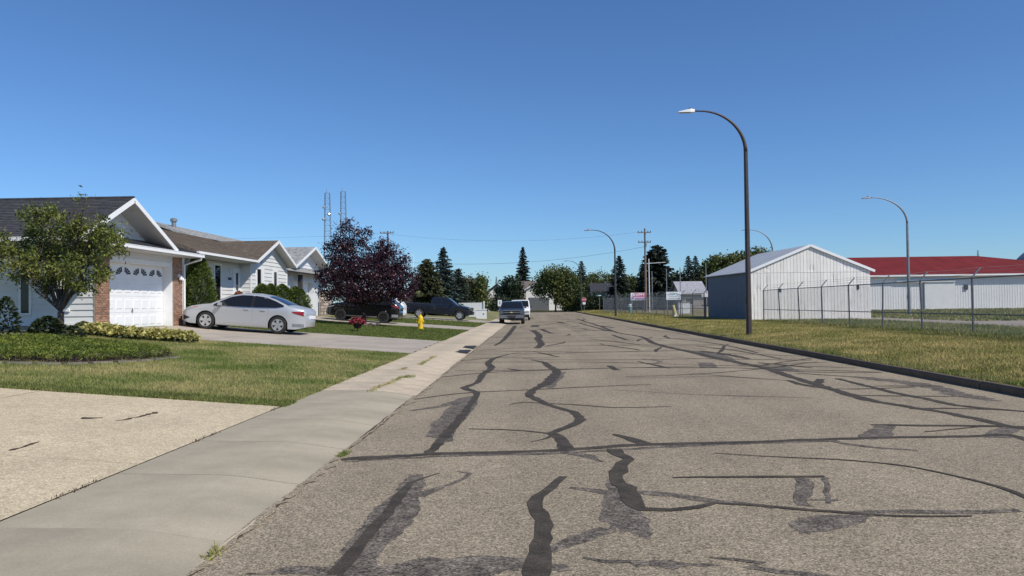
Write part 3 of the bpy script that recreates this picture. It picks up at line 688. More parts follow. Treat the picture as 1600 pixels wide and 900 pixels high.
def far_house(label, x0, x1, y0, y1, zb, ze, zrg, wall, roofm, ridge='x', door=None, wins=(), ov=.5):
    E = thing('house', label, 'house', ((x0+x1)/2, (y0+y1)/2, zb))
    wallbox(E, 'wall', x0, x1, y0, y1, zb, ze, MT[wall]); xc, yc = (x0+x1)/2, (y0+y1)/2
    if ridge == 'x':
        for ya in (y0-ov, y1+ov):
            n = Vector((0, 1, 0))
            MB().hexa([(x0-ov,ya,ze-.15),(x1+ov,ya,ze-.15),(x1+ov,yc,zrg-.15),(x0-ov,yc,zrg-.15),(x0-ov,ya,ze),(x1+ov,ya,ze),(x1+ov,yc,zrg),(x0-ov,yc,zrg)]).build('roof', MT[roofm], E, world=True)
        for xa in (x0, x1-.1): MB().prism([(xa,y0,ze),(xa,y1,ze),(xa,yc,zrg-.25)], (.1,0,0)).build('gable_wall', MT[wall], E, world=True)
    else:
        for xa in (x0-ov, x1+ov):
            MB().hexa([(xa,y0-ov,ze-.15),(xa,y1+ov,ze-.15),(xc,y1+ov,zrg-.15),(xc,y0-ov,zrg-.15),(xa,y0-ov,ze),(xa,y1+ov,ze),(xc,y1+ov,zrg),(xc,y0-ov,zrg)]).build('roof', MT[roofm], E, world=True)
        MB().prism([(x0,y0,ze),(x1,y0,ze),(xc,y0,zrg-.25)], (0,.1,0)).build('gable_wall', MT[wall], E, world=True)
        for s in (-1, 1): MB().bar((xc+s*((x1-x0)/2+ov), y0-ov-.03, ze-.08), (xc, y0-ov-.03, zrg-.08), .06, .22).build('rake_board', MT['roof_far_dark' if roofm == 'roof_far_dark' else 'trim'], E, world=True)
    if door:
        a, b, z = door; dd = MB().box(a, b, y0-.06, y0, zb, z).build('garage_door', MT['wall_grey'], E, world=True)
        for k in range(4): MB().box(a+.03, b-.03, y0-.09, y0-.06, zb+(z-zb)*k/4+.03, zb+(z-zb)*(k+1)/4-.03).build('door_section', MT['galv_post'], dd, world=True)
    for (a, b, c, d) in wins: window(E, (0, y0, 0), (1,0,0), (0,-1,0), a, b, c, d, .1)
    return E
H1 = 168
far_house('white house with double garage at the end of the road', gx(822,H1), gx(880,H1), H1, H1+10, .2, 4.6, 7.2, 'wall_far', 'roof_far', 'y', (gx(826,H1), gx(858,H1), 3.0), [(gx(835,H1), gx(845,H1), 3.6, 4.5)])
far_house('low brown roofed house wing left of the end garage', gx(806,185), gx(834,185), 185, 195, .2, 5.2, 7.2, 'wall_tan', 'roof_far', 'x')
far_house('small gabled house with dark eaves left of parked pickup', gx(758,165), gx(796,165), 165, 174, .2, 3.6, 6.0, 'wall_far', 'roof_far_dark', 'y')
far_house('dark roofed house behind the stop sign corner', gx(926,175), gx(957,175), 175, 184, .2, 4.2, 6.2, 'wall_grey', 'roof_far_dark', 'x')
far_house('grey roofed bungalow beyond the fence beside the shed', gx(1064,125), gx(1100,125), 125, 134, .2, 2.9, 5.0, 'wall_tan', 'roof_far_grey', 'x', None, [(gx(1070,125), gx(1080,125), 1.2, 2.2)])
far_house('tan house half hidden by the autumn trees', gx(722,120), gx(752,120), 120, 128, .3, 2.9, 4.6, 'wall_tan', 'roof_far', 'x')
# ---------------------------------------------------------------- shed, red roofed hall, quonset
def shed():
    a = R(4.7); E = thing('metal_shed', 'dented pale metal shed with gable front behind the chain link fence', 'shed', (14.7, 53, .3), a)
    Wd, Ln, he, ha = 8.3, 9.4, 3.3, 5.05                           # local: x along front, y back
    MB().box(.06, Wd-.06, .06, Ln-.06, 0, he-.02).build('shed_core', MT['shed_side'], E)
    MB().prism([(.06,.06,he-.02),(Wd-.06,.06,he-.02),(Wd/2,.06,ha-.08)], (0, Ln-.12, 0)).build('loft_core', MT['shed_side'], E)
    n = 36; pw = Wd/n
    def panel(x0, x1, z0, zt0, zt1):
        b = MB(); rows = []; m = 9
        for j in range(m+1):
            r = []
            for k in range(4):
                x = x0+(x1-x0)*k/3; zt = zt0+(zt1-zt0)*k/3; z = z0+(zt-z0)*j/m
                v = mnoise.noise(Vector((x*1.3, z*1.1, 3))); v2 = mnoise.noise(Vector((x*3.1, z*2.2, 9)))
                dent = max(0, v-.30)*.07 + max(0, v2-.42)*.07
                r.append((x, -.012+dent*(0 if j in (0, m) else 1), z))
            rows.append(r)
        b.grid(rows); b.grid([[(x0, 0.06, z0), (x0, .06, zt0)], [(x0, -.012, z0), (x0, -.012, zt0)]]); b.grid([[(x1, -.012, z0), (x1, -.012, zt1)], [(x1, .06, z0), (x1, .06, zt1)]])
        return b.build('metal_panel', MT['shed_metal'], E)
    top = lambda x: he+(ha-he)*(1-abs(x-Wd/2)/(Wd/2))-.05
    for i in range(n):
        x0, x1 = i*pw+.010, (i+1)*pw-.010
        panel(x0, x1, .0, he-.12, he-.12)
        if top(x0) > he+.02 or top(x1) > he+.02:
            panel(x0, x1, he-.105, max(top(x0), he-.09), max(top(x1), he-.09))
    MB().box(1.96, 2.1, -.05, -.01, 1.9, 2.12).build('wall_plate', MT['black'], E)
    MB().box(7.35, 7.5, -.05, -.01, 2.0, 2.3).build('wall_plate', MT['black'], E)
    for i in range(40):
        y0, y1 = i*Ln/40, (i+1)*Ln/40
        MB().hexa([(.0,y0+.01,0),(.06,y0+.01,0),(.06,y1-.01,0),(.0,y1-.01,0),(.0,y0+.01,he-.05),(.06,y0+.01,he-.05),(.06,y1-.01,he-.05),(.0,y1-.01,he-.05)]).build('side_panel', MT['shed_side'], E)
    for s in (0, 1):
        for i in range(24):
            y0, y1 = -.1+i*(Ln+.3)/24, -.1+(i+1)*(Ln+.3)/24
            xe = -.25 if s == 0 else Wd+.25; ze = he-.02
            MB().hexa([(xe,y0,ze-.05),(Wd/2,y0,ha-.03),(Wd/2,y1,ha-.03),(xe,y1,ze-.05),(xe,y0+.01,ze),(Wd/2,y0+.01,ha+.02),(Wd/2,y1-.03,ha+.02),(xe,y1-.03,ze)]).build('roof_panel', MT['shed_roof'], E)
        xe = -.28 if s == 0 else Wd+.28
        MB().bar((xe, -.12, he-.06), (Wd/2, -.12, ha-.03), .05, .17).build('rake_trim', MT['trim'], E)
shed()
def hall():
    Y = 93; x0, x1 = gx(1330, Y), gx(1760, Y); zb, ze, zt = .3, 4.45, 7.0
    E = thing('red_roof_hall', 'long white ribbed hall with red hip roof at right edge', 'building', ((x0+x1)/2, Y, zb))
    MB().box(x0, x1, Y+.06, Y+16, zb, ze).build('wall_core', MT['white_metal'], E, world=True)
    x = x0; sh = {}
    pm = MB().add([(0,0,0),(.62,0,0),(.62,.06,0),(0,.06,0),(.03,-.03,0),(.12,-.03,0),(.3,-.03,0),(.4,-.03,0)], [(0,1,2,3)]).mesh('tmp', MT['white_metal'])
    b = MB(); q = [(0,0),(.03,-.016),(.10,-.016),(.13,0),(.30,0),(.33,-.016),(.40,-.016),(.43,0),(.60,0)]
    b.grid([[(u, v, 0) for u, v in q], [(u, v, ze-zb-.05) for u, v in q]]); pm = b.mesh('wall_panel', MT['white_metal'])
    while x < x1-.6: link('wall_panel', pm, E, world=True, loc=(x, Y+.055, zb)); x += .6
    dx0, dx1 = gx(1436, Y), gx(1482, Y)
    MB().box(gx(1393,Y), gx(1482,Y), Y-.25, Y-.02, 3.55, 3.85).build('door_track', MT['trim'], E, world=True)
    dd = MB().box(dx0, dx1, Y-.12, Y-.04, zb+.05, 3.52).build('sliding_door', MT['white_metal'], E, world=True)
    MB().box(dx0-.12, dx0, Y-.16, Y-.02, zb, 3.54).build('door_edge', MT['galv'], dd, world=True)
    MB().box(gx(1497,Y), gx(1502,Y), Y-.1, Y+.02, 2.6, 3.2).build('wall_plate', MT['pole_dark'], E, world=True)
    ym = Y+8; xr0, xr1 = x0-2, gx(1515, Y+8)
    o = .5
    rp = MB(); n = 46
    for i in range(n):
        a, c = i/n, (i+1)/n
        X0, X1 = x0-o+(x1+o-x0+o)*a, x0-o+(x1+o-x0+o)*c
        def topz(X):
            t = 1.0 if X <= xr1 else max(0.02, 1-(X-xr1)/(x1+o-xr1)); return (Y-o+(ym-Y+o)*t, ze+(zt-ze)*t)
        (ya, za), (yb, zb_) = topz(X0), topz(X1)
        MB().hexa([(X0,Y-o,ze-.1),(X1,Y-o,ze-.1),(X1,yb,zb_-.1),(X0,ya,za-.1),(X0+.003,Y-o,ze),(X1-.003,Y-o,ze),(X1-.003,yb,zb_),(X0+.003,ya,za)]).build('roof_panel', MT['red_roof'], E, world=True)
    MB().box(x0-o, x1+o, Y-o-.08, Y-o, ze-.2, ze-.02).build('eave_trim', MT['trim'], E, world=True)
    MB().poly([(xr1,ym,zt-.02),(x1+o,Y-o,ze),(x1+o,Y+16,ze)]).poly([(x0-o,ym,zt-.02),(xr1,ym,zt-.02),(x1+o,Y+16,ze),(x0-o,Y+16,ze)]).build('rear_roof', MT['red_roof'], E, world=True)
hall()
def quonset():
    d = 150; xc, rr, zc, ln, n = 104.0, 12.0, .6, 6.0, 36
    E = thing('quonset_hut', 'grey arched metal hut behind the red roof at right edge', 'building', (xc, d, .2))
    for k in range(n):
        a0, a1 = math.pi*k/n, math.pi*(k+1)/n; p = []
        for q in (rr, rr*1.006):
            for a, y in ((a0,0),(a1,0),(a1,ln),(a0,ln)): p.append((q*math.cos(a), y, zc+q*math.sin(a)))
        MB().hexa(p).build('roof_sheet', MT['galv'], E)
    MB().prism([(rr*math.cos(math.pi*k/n), .1, zc+rr*math.sin(math.pi*k/n)) for k in range(n+1)], (0,.1,0)).build('end_wall', MT['galv'], E)
quonset()

# ---------------------------------------------------------------- chain link fences
def fence(label, P, spacing, H, step, rw, lean=0.0, arms=True):
    P = [Vector((x, y, 0)) for x, y in P]; E = thing('chain_link_fence', label, 'fence', (P[0].x, P[0].y, zr(P[0].x)))
    pts = [P[0]]
    for i in range(len(P)-1):
        n = max(1, int(round((P[i+1]-P[i]).length/spacing)))
        for k in range(1, n+1): pts.append(P[i].lerp(P[i+1], k/n))
    tops = []
    for i, p in enumerate(pts):
        z0 = zr(p.x); ln = random.uniform(-lean, lean); t = Vector((p.x+ln, p.y, z0+H)); tops.append((Vector((p.x, p.y, z0)), t))
        MB().tube([(p.x, p.y, z0-.05), t], .038, 6).build('post', MT['galv_post'], E, world=True)
        if arms: MB().bar(t, t+Vector((.30, 0, .34)), .03, .045).build('barb_arm', MT['galv'], E, world=True)
    for i in range(len(pts)-1):
        (b0, t0), (b1, t1) = tops[i], tops[i+1]
        MB().tube([t0-Vector((0,0,.03)), t1-Vector((0,0,.03))], .022, 5).build('top_rail', MT['galv_post'], E, world=True)
        m0, m1 = b0.lerp(t0, .36), b1.lerp(t1, .36)
        MB().tube([m0, m1], .02, 5).build('middle_rail', MT['galv_post'], E, world=True)
        L = (b1-b0).length; u = (b1-b0)/L; nn = Vector((u.y, -u.x, 0)); h = H-.06; b = MB()
        c = -h
        while c < L:
            for s in (0, 1):
                lo, hi = max(0, -c), min(h, L-c)
                if hi-lo > .05:
                    e = nn*(.045+.004*s); w = u*rw
                    f = lambda z: b0+u*((c+z) if s == 0 else (L-c-z))+Vector((0, 0, .04+z))+(t0-b0-Vector((0,0,H)))*(z/h)+e
                    A, B = f(lo), f(hi); b.add([A-w, A+w, B+w, B-w], [(0,1,2,3)])
            c += step
        o = b.build('chain_link_mesh', MT['wire'], E, world=True); o['kind'] = 'stuff'
        if arms:
            for k in (.35, .7, 1.0):
                q = Vector((.30*k, 0, .34*k)); mid = (t0+t1)/2+q-Vector((0,0,.03))
                MB().tube([t0+q, mid, t1+q], .006, 3).build('barbed_wire', MT['wire'], E, world=True)
    return E
fence('near run of chain link fence with barbed wire before the shed', [(15.2, 16.9), (15.2, 51.9)], 3.5, 2.0, .072, .0058, .10)
fence('far run of chain link fence left of the dark shed wall', [(13.8, 63.2), (10.3, 114)], 3.5, 2.0, .10, .011, .03)
fence('end run of chain link fence at the far corner of the field', [(10.4, 114.6), (26, 115.8)], 3.4, 2.0, .14, .006, .03, False)

# ---------------------------------------------------------------- lamps, poles, towers, wires
def street_lamp(label, x, y, z0, h, reach, m, side=-1, head='galv', r0=.125, straight=.82):
    E = thing('street_lamp', label, 'street lamp', (x, y, z0), 0, 'street lamps')
    zs = h*straight
    MB().tube([(0,0,-.1),(0,0,.5),(0,0,zs)], [r0, r0*.97, r0*.66], 8).build('pole', m, E)
    pts = []; rd = []
    for k in range(15):
        a = R(90*k/14); pts.append((side*(reach*(1-math.cos(a))), 0, zs+(h-zs)*math.sin(a))); rd.append(r0*(.66-.42*k/14))
    pts.append((side*(reach+.25), 0, h+.01)); rd.append(r0*.24)
    MB().tube(pts, rd, 8).build('arm', m, E, smooth=True)
    xx = side*(reach+.2)
    L = MB().add([(xx,-.05,h-.04),(xx,.05,h-.04),(xx,.05,h+.07),(xx,-.05,h+.07),(xx+side*.18,-.13,h-.05),(xx+side*.18,.13,h-.05),(xx+side*.18,.10,h+.09),(xx+side*.18,-.10,h+.09),
        (xx+side*.68,-.12,h-.05),(xx+side*.68,.12,h-.05),(xx+side*.68,.06,h-.01),(xx+side*.68,-.06,h-.01)],
        [(0,1,2,3),(0,4,5,1),(1,5,6,2),(2,6,7,3),(3,7,4,0),(4,8,9,5),(5,9,10,6),(6,10,11,7),(7,11,8,4),(8,11,10,9)]).build('lamp_head', MT[head], E)
    MB().box(xx+side*.2-.04, xx+side*.2+.04, -.04, .04, h+.09, h+.14).build('photocell', MT['pole_dark'], L)
    MB().box(min(xx+side*.22,xx+side*.62), max(xx+side*.22,xx+side*.62), -.09, .09, h-.062, h-.05).build('lens', MT['lamp_lens'], L)
    MB().box(-.14, -.115, -.05, .05, 1.3, 1.6).build('access_cover', m, E)
    return E
street_lamp('tall brown street lamp on the verge nearest the camera', 8.95, 32.6, zr(8.95)-.02, 9.36, 1.88, MT['pole_brown'], head='trim', straight=.815)
street_lamp('second dark street lamp along the verge with curved arm', 8.7, 82, zr(8.7)-.02, 9.1, 2.3, MT['pole_dark'], straight=.76)
street_lamp('farthest street lamp beside the stop sign', 8.8, 141, zr(8.8)-.02, 9.1, 2.2, MT['pole_dark'], straight=.76)
street_lamp('grey street lamp in front of the red roofed hall', 29.5, 62, .3, 9.3, 2.6, MT['galv'], straight=.78, r0=.13)
street_lamp('street lamp whose arm shows above the shed roof', 26.3, 86, .3, 9.1, 2.4, MT['galv'], straight=.76)
street_lamp('small white far lamp right of the purple tree', gx(646,170), 170, .3, 12.6, .5, MT['trim'], straight=.93, r0=.12)

def utility_pole(label, x, y, h, arms):
    E = thing('utility_pole', label, 'utility pole', (x, y, .2))
    MB().tube([(0,0,-.2),(0,0,h)], [.19, .12], 8).build('pole', MT['wood_pole'], E)
    for z, l in arms:
        c = MB().bar((-l*.55, -.15, z), (l*.45, -.15, z), .1, .12).build('crossarm', MT['wood_pole'], E)
        for s in (-.5, -.25, .22, .42): MB().lathe([(.05,0),(.07,.08),(.03,.2)], 6, (s*l, -.15, z+.06)).build('insulator', MT['pole_dark'], c)
    MB().lathe([(.02,0),(.17,.05),(.17,.75),(.05,.8)], 10, (.05, -.32, h-2.6)).build('transformer', MT['galv'], E)
    return E
utility_pole('wooden utility pole with crossarms right of the second lamp', gx(1008.5,112), 112, 12.0, ((11.4, 1.9), (10.0, 1.8)))
utility_pole('wooden utility pole rising behind the purple tree', gx(606,112), 112, 12.2, ((11.9, 2.0),))
wt = MB().tube([(0,0,0),(0,0,7.2)], [.07,.055], 8)
E = thing('white_pole', 'slim white pole with side arm beside the utility pole', 'pole', (gx(1014,105), 105, .25))
wt.build('pole', MT['trim'], E); MB().bar((0,0,6.6), (2.2,0,6.7), .06).build('arm', MT['trim'], E)
for i, (px, top, d) in enumerate(((1018.5,424,118),(1041,420,118),(1062,418,118),(1102,415,118),(949,424,150))):
    tag(MB().tube([(gx(px,d),d,.1),(gx(px,d),d,gz(px,top,d))], [.07,.06], 6).build('net_post', MT['galv']),
        ('thin grey post just right of the white pole', 'thin grey post above the left edge of the teal banner', 'thin grey post at the left end of the bungalow roof', 'thin grey post beside the shed back corner', 'thin grey post over the dark roofed house')[i], 'post', 'thin tall posts in the field')
def wire(label, a, b, sag, r):
    a, b = Vector(a), Vector(b)
    tag(MB().tube([a.lerp(b, t)-Vector((0,0,sag*4*t*(1-t))) for t in np.linspace(0,1,17)], r, 4).build('overhead_wire', MT['cable']), label, 'wire', 'overhead wires')
xa, xb = gx(606,112), gx(1008.5,112)
wire('upper overhead wire between the two utility poles', (xa-.9,112,12.1), (xb-.9,112,11.7), 1.2, .011)
wire('lower overhead cable sagging between the utility poles', (xa,112,8.1), (xb,112,9.6), 1.3, .02)
wire('overhead wire running left from the pole behind the purple tree', (xa-.8,112,12.1), (-70,112,12.4), .6, .010)

def tower(label, px, top, d, w0, w1, dishes):
    x = gx(px, d); H = gz(px, top, d)
    E = thing('lattice_tower', label, 'radio tower', (x, d, 0), .4, 'lattice radio towers')
    n = 22; cr = [(-1,-1),(1,-1),(1,1),(-1,1)]; ww = lambda z: (w0+(w1-w0)*z/H)/2
    for i, j in cr: MB().bar((i*w0/2, j*w0/2, 0), (i*w1/2, j*w1/2, H), .075).build('leg', MT['galv_post'], E)
    for k in range(1, n+1):
        z = H*k/n; a = ww(z); zp = H*(k-1)/n; ap = ww(zp); b = MB()
        for q in range(4):
            (i0, j0), (i1, j1) = cr[q], cr[(q+1) % 4]
            b.bar((i0*a, j0*a, z), (i1*a, j1*a, z), .055); b.bar((i0*ap, j0*ap, zp), (i1*a, j1*a, z), .04)
        b.build('brace', MT['galv_post'], E)
    for (dx, zz, r) in dishes:
        MB().lathe([(.05,0),(r*.55,.10),(r*.75,.28),(r*.75,.33),(.04,.24)], 14, (dx, -.75, zz), 'y').build('dish', MT['lamp_lens'], E)
        MB().bar((dx, -.4, zz), (0, 0, zz), .06).build('dish_mount', MT['galv_post'], E)
    MB().bar((-.2,0,H), (-.2,0,H+1.1), .08).build('antenna', MT['galv_post'], E)
d = 200
tower('left lattice radio tower with two dishes behind the houses', 511, 300, d, 2.3, 1.15, ((-1.0, gz(505,323,d), .45), (-1.1, gz(505,342,d), .5), (.3, gz(513,334,d), .55)))
tower('right lattice radio tower rising out of the purple tree', 536, 298, d, 2.1, 1.1, ((-1.0, gz(532,333,d), .45), (.9, gz(541,340,d), .4)))
# ---------------------------------------------------------------- street furniture
def text_mesh(name, s, size, m, parent, loc, rot=(R(90),0,0), ext=.004, bold=.0):
    c = bpy.data.curves.new(name, 'FONT'); c.body = s; c.size = size; c.extrude = ext; c.offset = bold; c.align_x = 'CENTER'; c.align_y = 'CENTER'
    t = bpy.data.objects.new('tmp_text', c); COL.objects.link(t)
    dg = bpy.context.evaluated_depsgraph_get(); dg.update()
    me = bpy.data.meshes.new_from_object(t.evaluated_get(dg)); bpy.data.objects.remove(t)
    me.materials.clear(); me.materials.append(m); me.name = name
    return link(name, me, parent, loc=loc, rot=rot)
def hydrant():
    x, d = -6.2, 43.0; E = thing('fire_hydrant', 'yellow fire hydrant on the lawn edge before the black pickup', 'hydrant', (x, d, zl(x)-.01))
    m = MT['hydrant']
    MB().lathe([(.18,0),(.18,.06),(.135,.07),(.13,.46),(.165,.47),(.165,.52),(.14,.53)], 14).build('barrel', m, E, smooth=False)
    MB().lathe([(.145,.53),(.15,.62),(.125,.71),(.07,.77),(.04,.78),(.04,.85)], 14).build('bonnet', m, E)
    for s in (-1, 1): MB().lathe([(.06,0),(.06,.07),(.08,.07),(.08,.11)] if s > 0 else [(.08,-.11),(.08,-.07),(.06,-.07),(.06,0)], 10, (s*.09, 0, .42), 'x').build('hose_outlet', m, E)
    MB().lathe([(.095,-.24),(.095,-.18),(.075,-.18),(.075,0)], 12, (.0, -.06, .40), 'y').build('pumper_outlet', m, E)
    for k in range(8):
        a = k*math.pi/4; MB().lathe([(.014,0),(.014,.03)], 6, (.145*math.cos(a), .145*math.sin(a), .05)).build('bolt', m, E)
hydrant()
for i, (px, py) in enumerate(((721,550),(731,543))):
    x, d = road(px, py, .03)
    E = thing('storm_drain', ('storm drain grate in the gutter, the nearer of two', 'storm drain grate in the gutter, the farther of two')[i], 'drain', (-2.36, d, .03), 0, 'gutter drains')
    MB().box(-.24, .24, -.75, .75, 0, .022).build('frame', MT['iron'], E)
    for k in range(9): MB().box(-.19, .19, -.68+.15*k, -.60+.15*k, .022, .04).build('bar', MT['iron'], E)
def stop_sign():
    d = 139; x = gx(912.5, d); E = thing('stop_sign', 'red stop sign with white plate below at the far corner', 'stop sign', (x, d, .3))
    MB().bar((0,.03,0), (0,.03,2.2), .07).build('post', MT['galv'], E)
    o = [(.40*math.cos(R(22.5+45*k)), -.02, 1.95+.40*math.sin(R(22.5+45*k))) for k in range(8)]
    f = MB().prism([(p[0]*1.06, -.01, 1.95+(p[2]-1.95)*1.06) for p in o], (0,.02,0)).build('sign_border', MT['sign_white'], E)
    MB().prism(o, (0,.009,0)).build('sign_face', MT['stop_red'], f)
    text_mesh('lettering', 'STOP', .26, MT['sign_white'], f, (0, -.03, 1.95), bold=.008)
    MB().box(-.26, .26, -.02, 0, 1.1, 1.5).build('lower_plate', MT['sign_white'], E)
stop_sign()
d = 136; E = thing('street_name_sign', 'blue street name sign on a thin post at the far corner', 'street sign', (gx(936.5,d), d, .3))
MB().tube([(0,0,0),(0,0,2.5)], .04, 6).build('post', MT['galv'], E); MB().box(-.45, .45, -.02, .02, 2.5, 2.75).build('name_blade', MT['street_blue'], E); MB().box(-.02, .02, -.4, .4, 2.28, 2.49).build('name_blade', MT['street_blue'], E)
MB().box(-.22, .25, -.03, -.02, 2.56, 2.69).build('name_panel', MT['sign_white'], E)
d = 88; E = thing('road_sign', 'small white sign on a post left of the grey pickup', 'sign', (gx(781,d), d, .15))
MB().bar((0,.03,0), (0,.03,1.9), .06).build('post', MT['galv'], E); MB().box(-.23, .23, -.02, .01, 1.25, 1.95).build('sign_plate', MT['sign_white'], E); MB().box(-.05, .06, -.03, -.02, 1.45, 1.8).build('sign_mark', MT['galv'], E)
def banner(label, px0, px1, py0, py1, d, kind):
    x0, x1 = gx(px0, d), gx(px1, d); xc = (x0+x1)/2; z1, z0 = gz((px0+px1)/2, py0, d), gz((px0+px1)/2, py1, d)
    E = thing('banner_sign', label, 'sign', (xc, d, .3)); w = (x1-x0)/2
    for s in (-1, 1): MB().bar((s*w*.85, .06, 0), (s*w*.85, .06, z1-.3), .08).build('post', MT['galv'], E)
    p = MB().box(-w, w, -.02, .02, z0-.3, z1-.3).build('panel', MT['sign_white'], E); h = z1-z0; zb = z0-.3
    if kind == 'a':
        MB().box(-w*.62, w*.97, -.028, -.021, zb+h*.42, zb+h*.97).build('band', MT['sign_pink'], p)
        MB().box(-w*.45, w*.97, -.028, -.021, zb+h*.05, zb+h*.34).build('band', MT['sign_violet'], p)
        text_mesh('lettering', 'AVPM', h*.62, MT['sign_white'], p, (w*.05, -.03, zb+h*.69), bold=.012)
        MB().prism([(-w*.98,-.03,zb+h*.1),(-w*.5,-.03,zb+h*.1),(-w*.72,-.03,zb+h*.9)], (0,.01,0)).build('emblem', MT['sign_violet'], p)
    else:
        for k, (a, b, c, e) in enumerate(((-.5,.45,.76,.84),(-.8,.2,.60,.70),(.35,.9,.55,.72),(-.6,.7,.36,.42),(-.75,.75,.12,.18))):
            MB().box(w*a, w*b, -.028, -.021, zb+h*c, zb+h*e).build('print', MT['sign_teal'], p)
banner('pink and violet lettered banner on the far fence', 985, 1007.5, 457.5, 469, 85, 'a')
banner('white banner with teal print on the far fence', 1040, 1063.5, 456, 468.5, 70, 'b')
d = 92; E = thing('hand_pump', 'pale green pump standing behind the far fence', 'pump', (gx(984,d), d, .3))
MB().tube([(0,0,0),(0,0,.8)], .16, 8).build('pump_body', MT['pump_green'], E); MB().lathe([(.2,.8),(.22,1.05),(.12,1.15)], 8).build('pump_cap', MT['trim'], E); MB().bar((0,0,.95), (.35,0,.75), .06).build('spout', MT['pump_green'], E)
d = 66; E = thing('yellow_marker_post', 'leaning pale yellow post inside the far fence', 'post', (gx(1053,d), d, .3))
MB().tube([(0.1,0,0),(-.14,0,1.05)], [.13,.12], 8).build('post', MT['post_yellow'], E); MB().box(-.06, .26, -.14, .14, 0, .25).build('foot', MT['trim'], E)
d = 88; E = thing('storage_box', 'white utility box behind the fence near the bungalow', 'box', (gx(1066,d), d, .3))
MB().box(-.55, .7, -.3, .3, 0, 1.25).build('cabinet', MT['trim'], E); MB().box(-.6, .75, -.35, .35, 1.25, 1.33).build('lid', MT['wall_tan'], E)
d = 66; x = gx(1100, d); E = thing('picnic_shelter_post', 'dark timber post with small white plate by the shed corner', 'post', (x, d, .3))
MB().bar((0,0,0), (0,0,2.0), .16).build('post', MT['bark_dark'], E); MB().box(-.3, .45, -.1, -.06, 1.7, 2.0).build('plate', MT['trim'], E); MB().bar((-.3,0,1.0), (.5,0,1.0), .08).build('rail', MT['bark_dark'], E)
def white_fence():
    d = 84; x0, x1 = gx(716,d), gx(757,d); E = thing('white_fence', 'white board fence behind the black pickup', 'fence', (x0, d, zl(x0)))
    n = 16; w = (x1-x0)/n
    for k in range(n): MB().box(x0+k*w+.008, x0+(k+1)*w-.008, d, d+.03, .2, gz(735,473,d)).build('board', MT['plastic_white'], E, world=True)
    MB().box(x1-.12, x1+.02, d-.1, d+.05, .2, gz(755,470.5,d)).build('post', MT['plastic_white'], E, world=True)
    MB().box(x0, x1, d+.03, d+.08, .5, .6).box(x0, x1, d+.03, d+.08, 1.3, 1.4).build('rail', MT['plastic_white'], E, world=True)
white_fence()
d = 78; E = thing('utility_cabinet', 'square white cabinet at the pickup nose', 'cabinet', (gx(752,d), d, .25))
MB().box(-.5, .5, -.4, .4, -.2, .82).build('body', MT['plastic_white'], E); MB().box(-.54, .54, -.44, .44, .82, .9).build('lid', MT['plastic_white'], E); MB().box(.18, .30, -.42, -.4, .35, .5).build('latch', MT['galv'], E)
# planter with red flowers is finished with the plants below

# ---------------------------------------------------------------- vehicles
def wheel(parent, x, y, r, w, side, rim, spokes=5):
    t = MB(); t.lathe([(r*.62,-w/2),(r*.93,-w/2),(r,-w*.32),(r,w*.32),(r*.93,w/2),(r*.62,w/2)], 28, (0,0,0), 'y'); t.f = t.f[:-2]; t.mi = t.mi[:-2]; t = t.build('wheel', MT['rubber'], parent)
    t.location = (x, y, r)
    MB().lathe([(r*.66,-.02),(r*.66,.0)], 24, (0, side*w*.22, 0), 'y').build('wheel_back', MT['black'], t)
    b = MB(); yo = side*w*.42
    ring = [(r*.60,-.02),(r*.68,-.02),(r*.68,.02),(r*.60,.02),(r*.60,-.02)]
    b.lathe(ring, 28, (0, yo, 0), 'y'); b.f = b.f[:-2]; b.mi = b.mi[:-2]
    for k in range(spokes):
        a = 2*math.pi*k/spokes+.3
        c, s = math.cos(a), math.sin(a); n = (-s, c)
        for r0, r1, w0, w1 in ((.02*r, .64*r, .12*r, .20*r),):
            p = []
            for yy in (yo-.015, yo+.015):
                for rr, ww in ((r0, -w0), (r0, w0), (r1, w1), (r1, -w1)): p.append((c*rr+n[0]*ww, yy, s*rr+n[1]*ww))
            b.hexa(p)
    b.lathe([(.15*r,-.025),(.15*r,.025)], 12, (0, yo, 0), 'y')
    b.build('rim', rim, t)
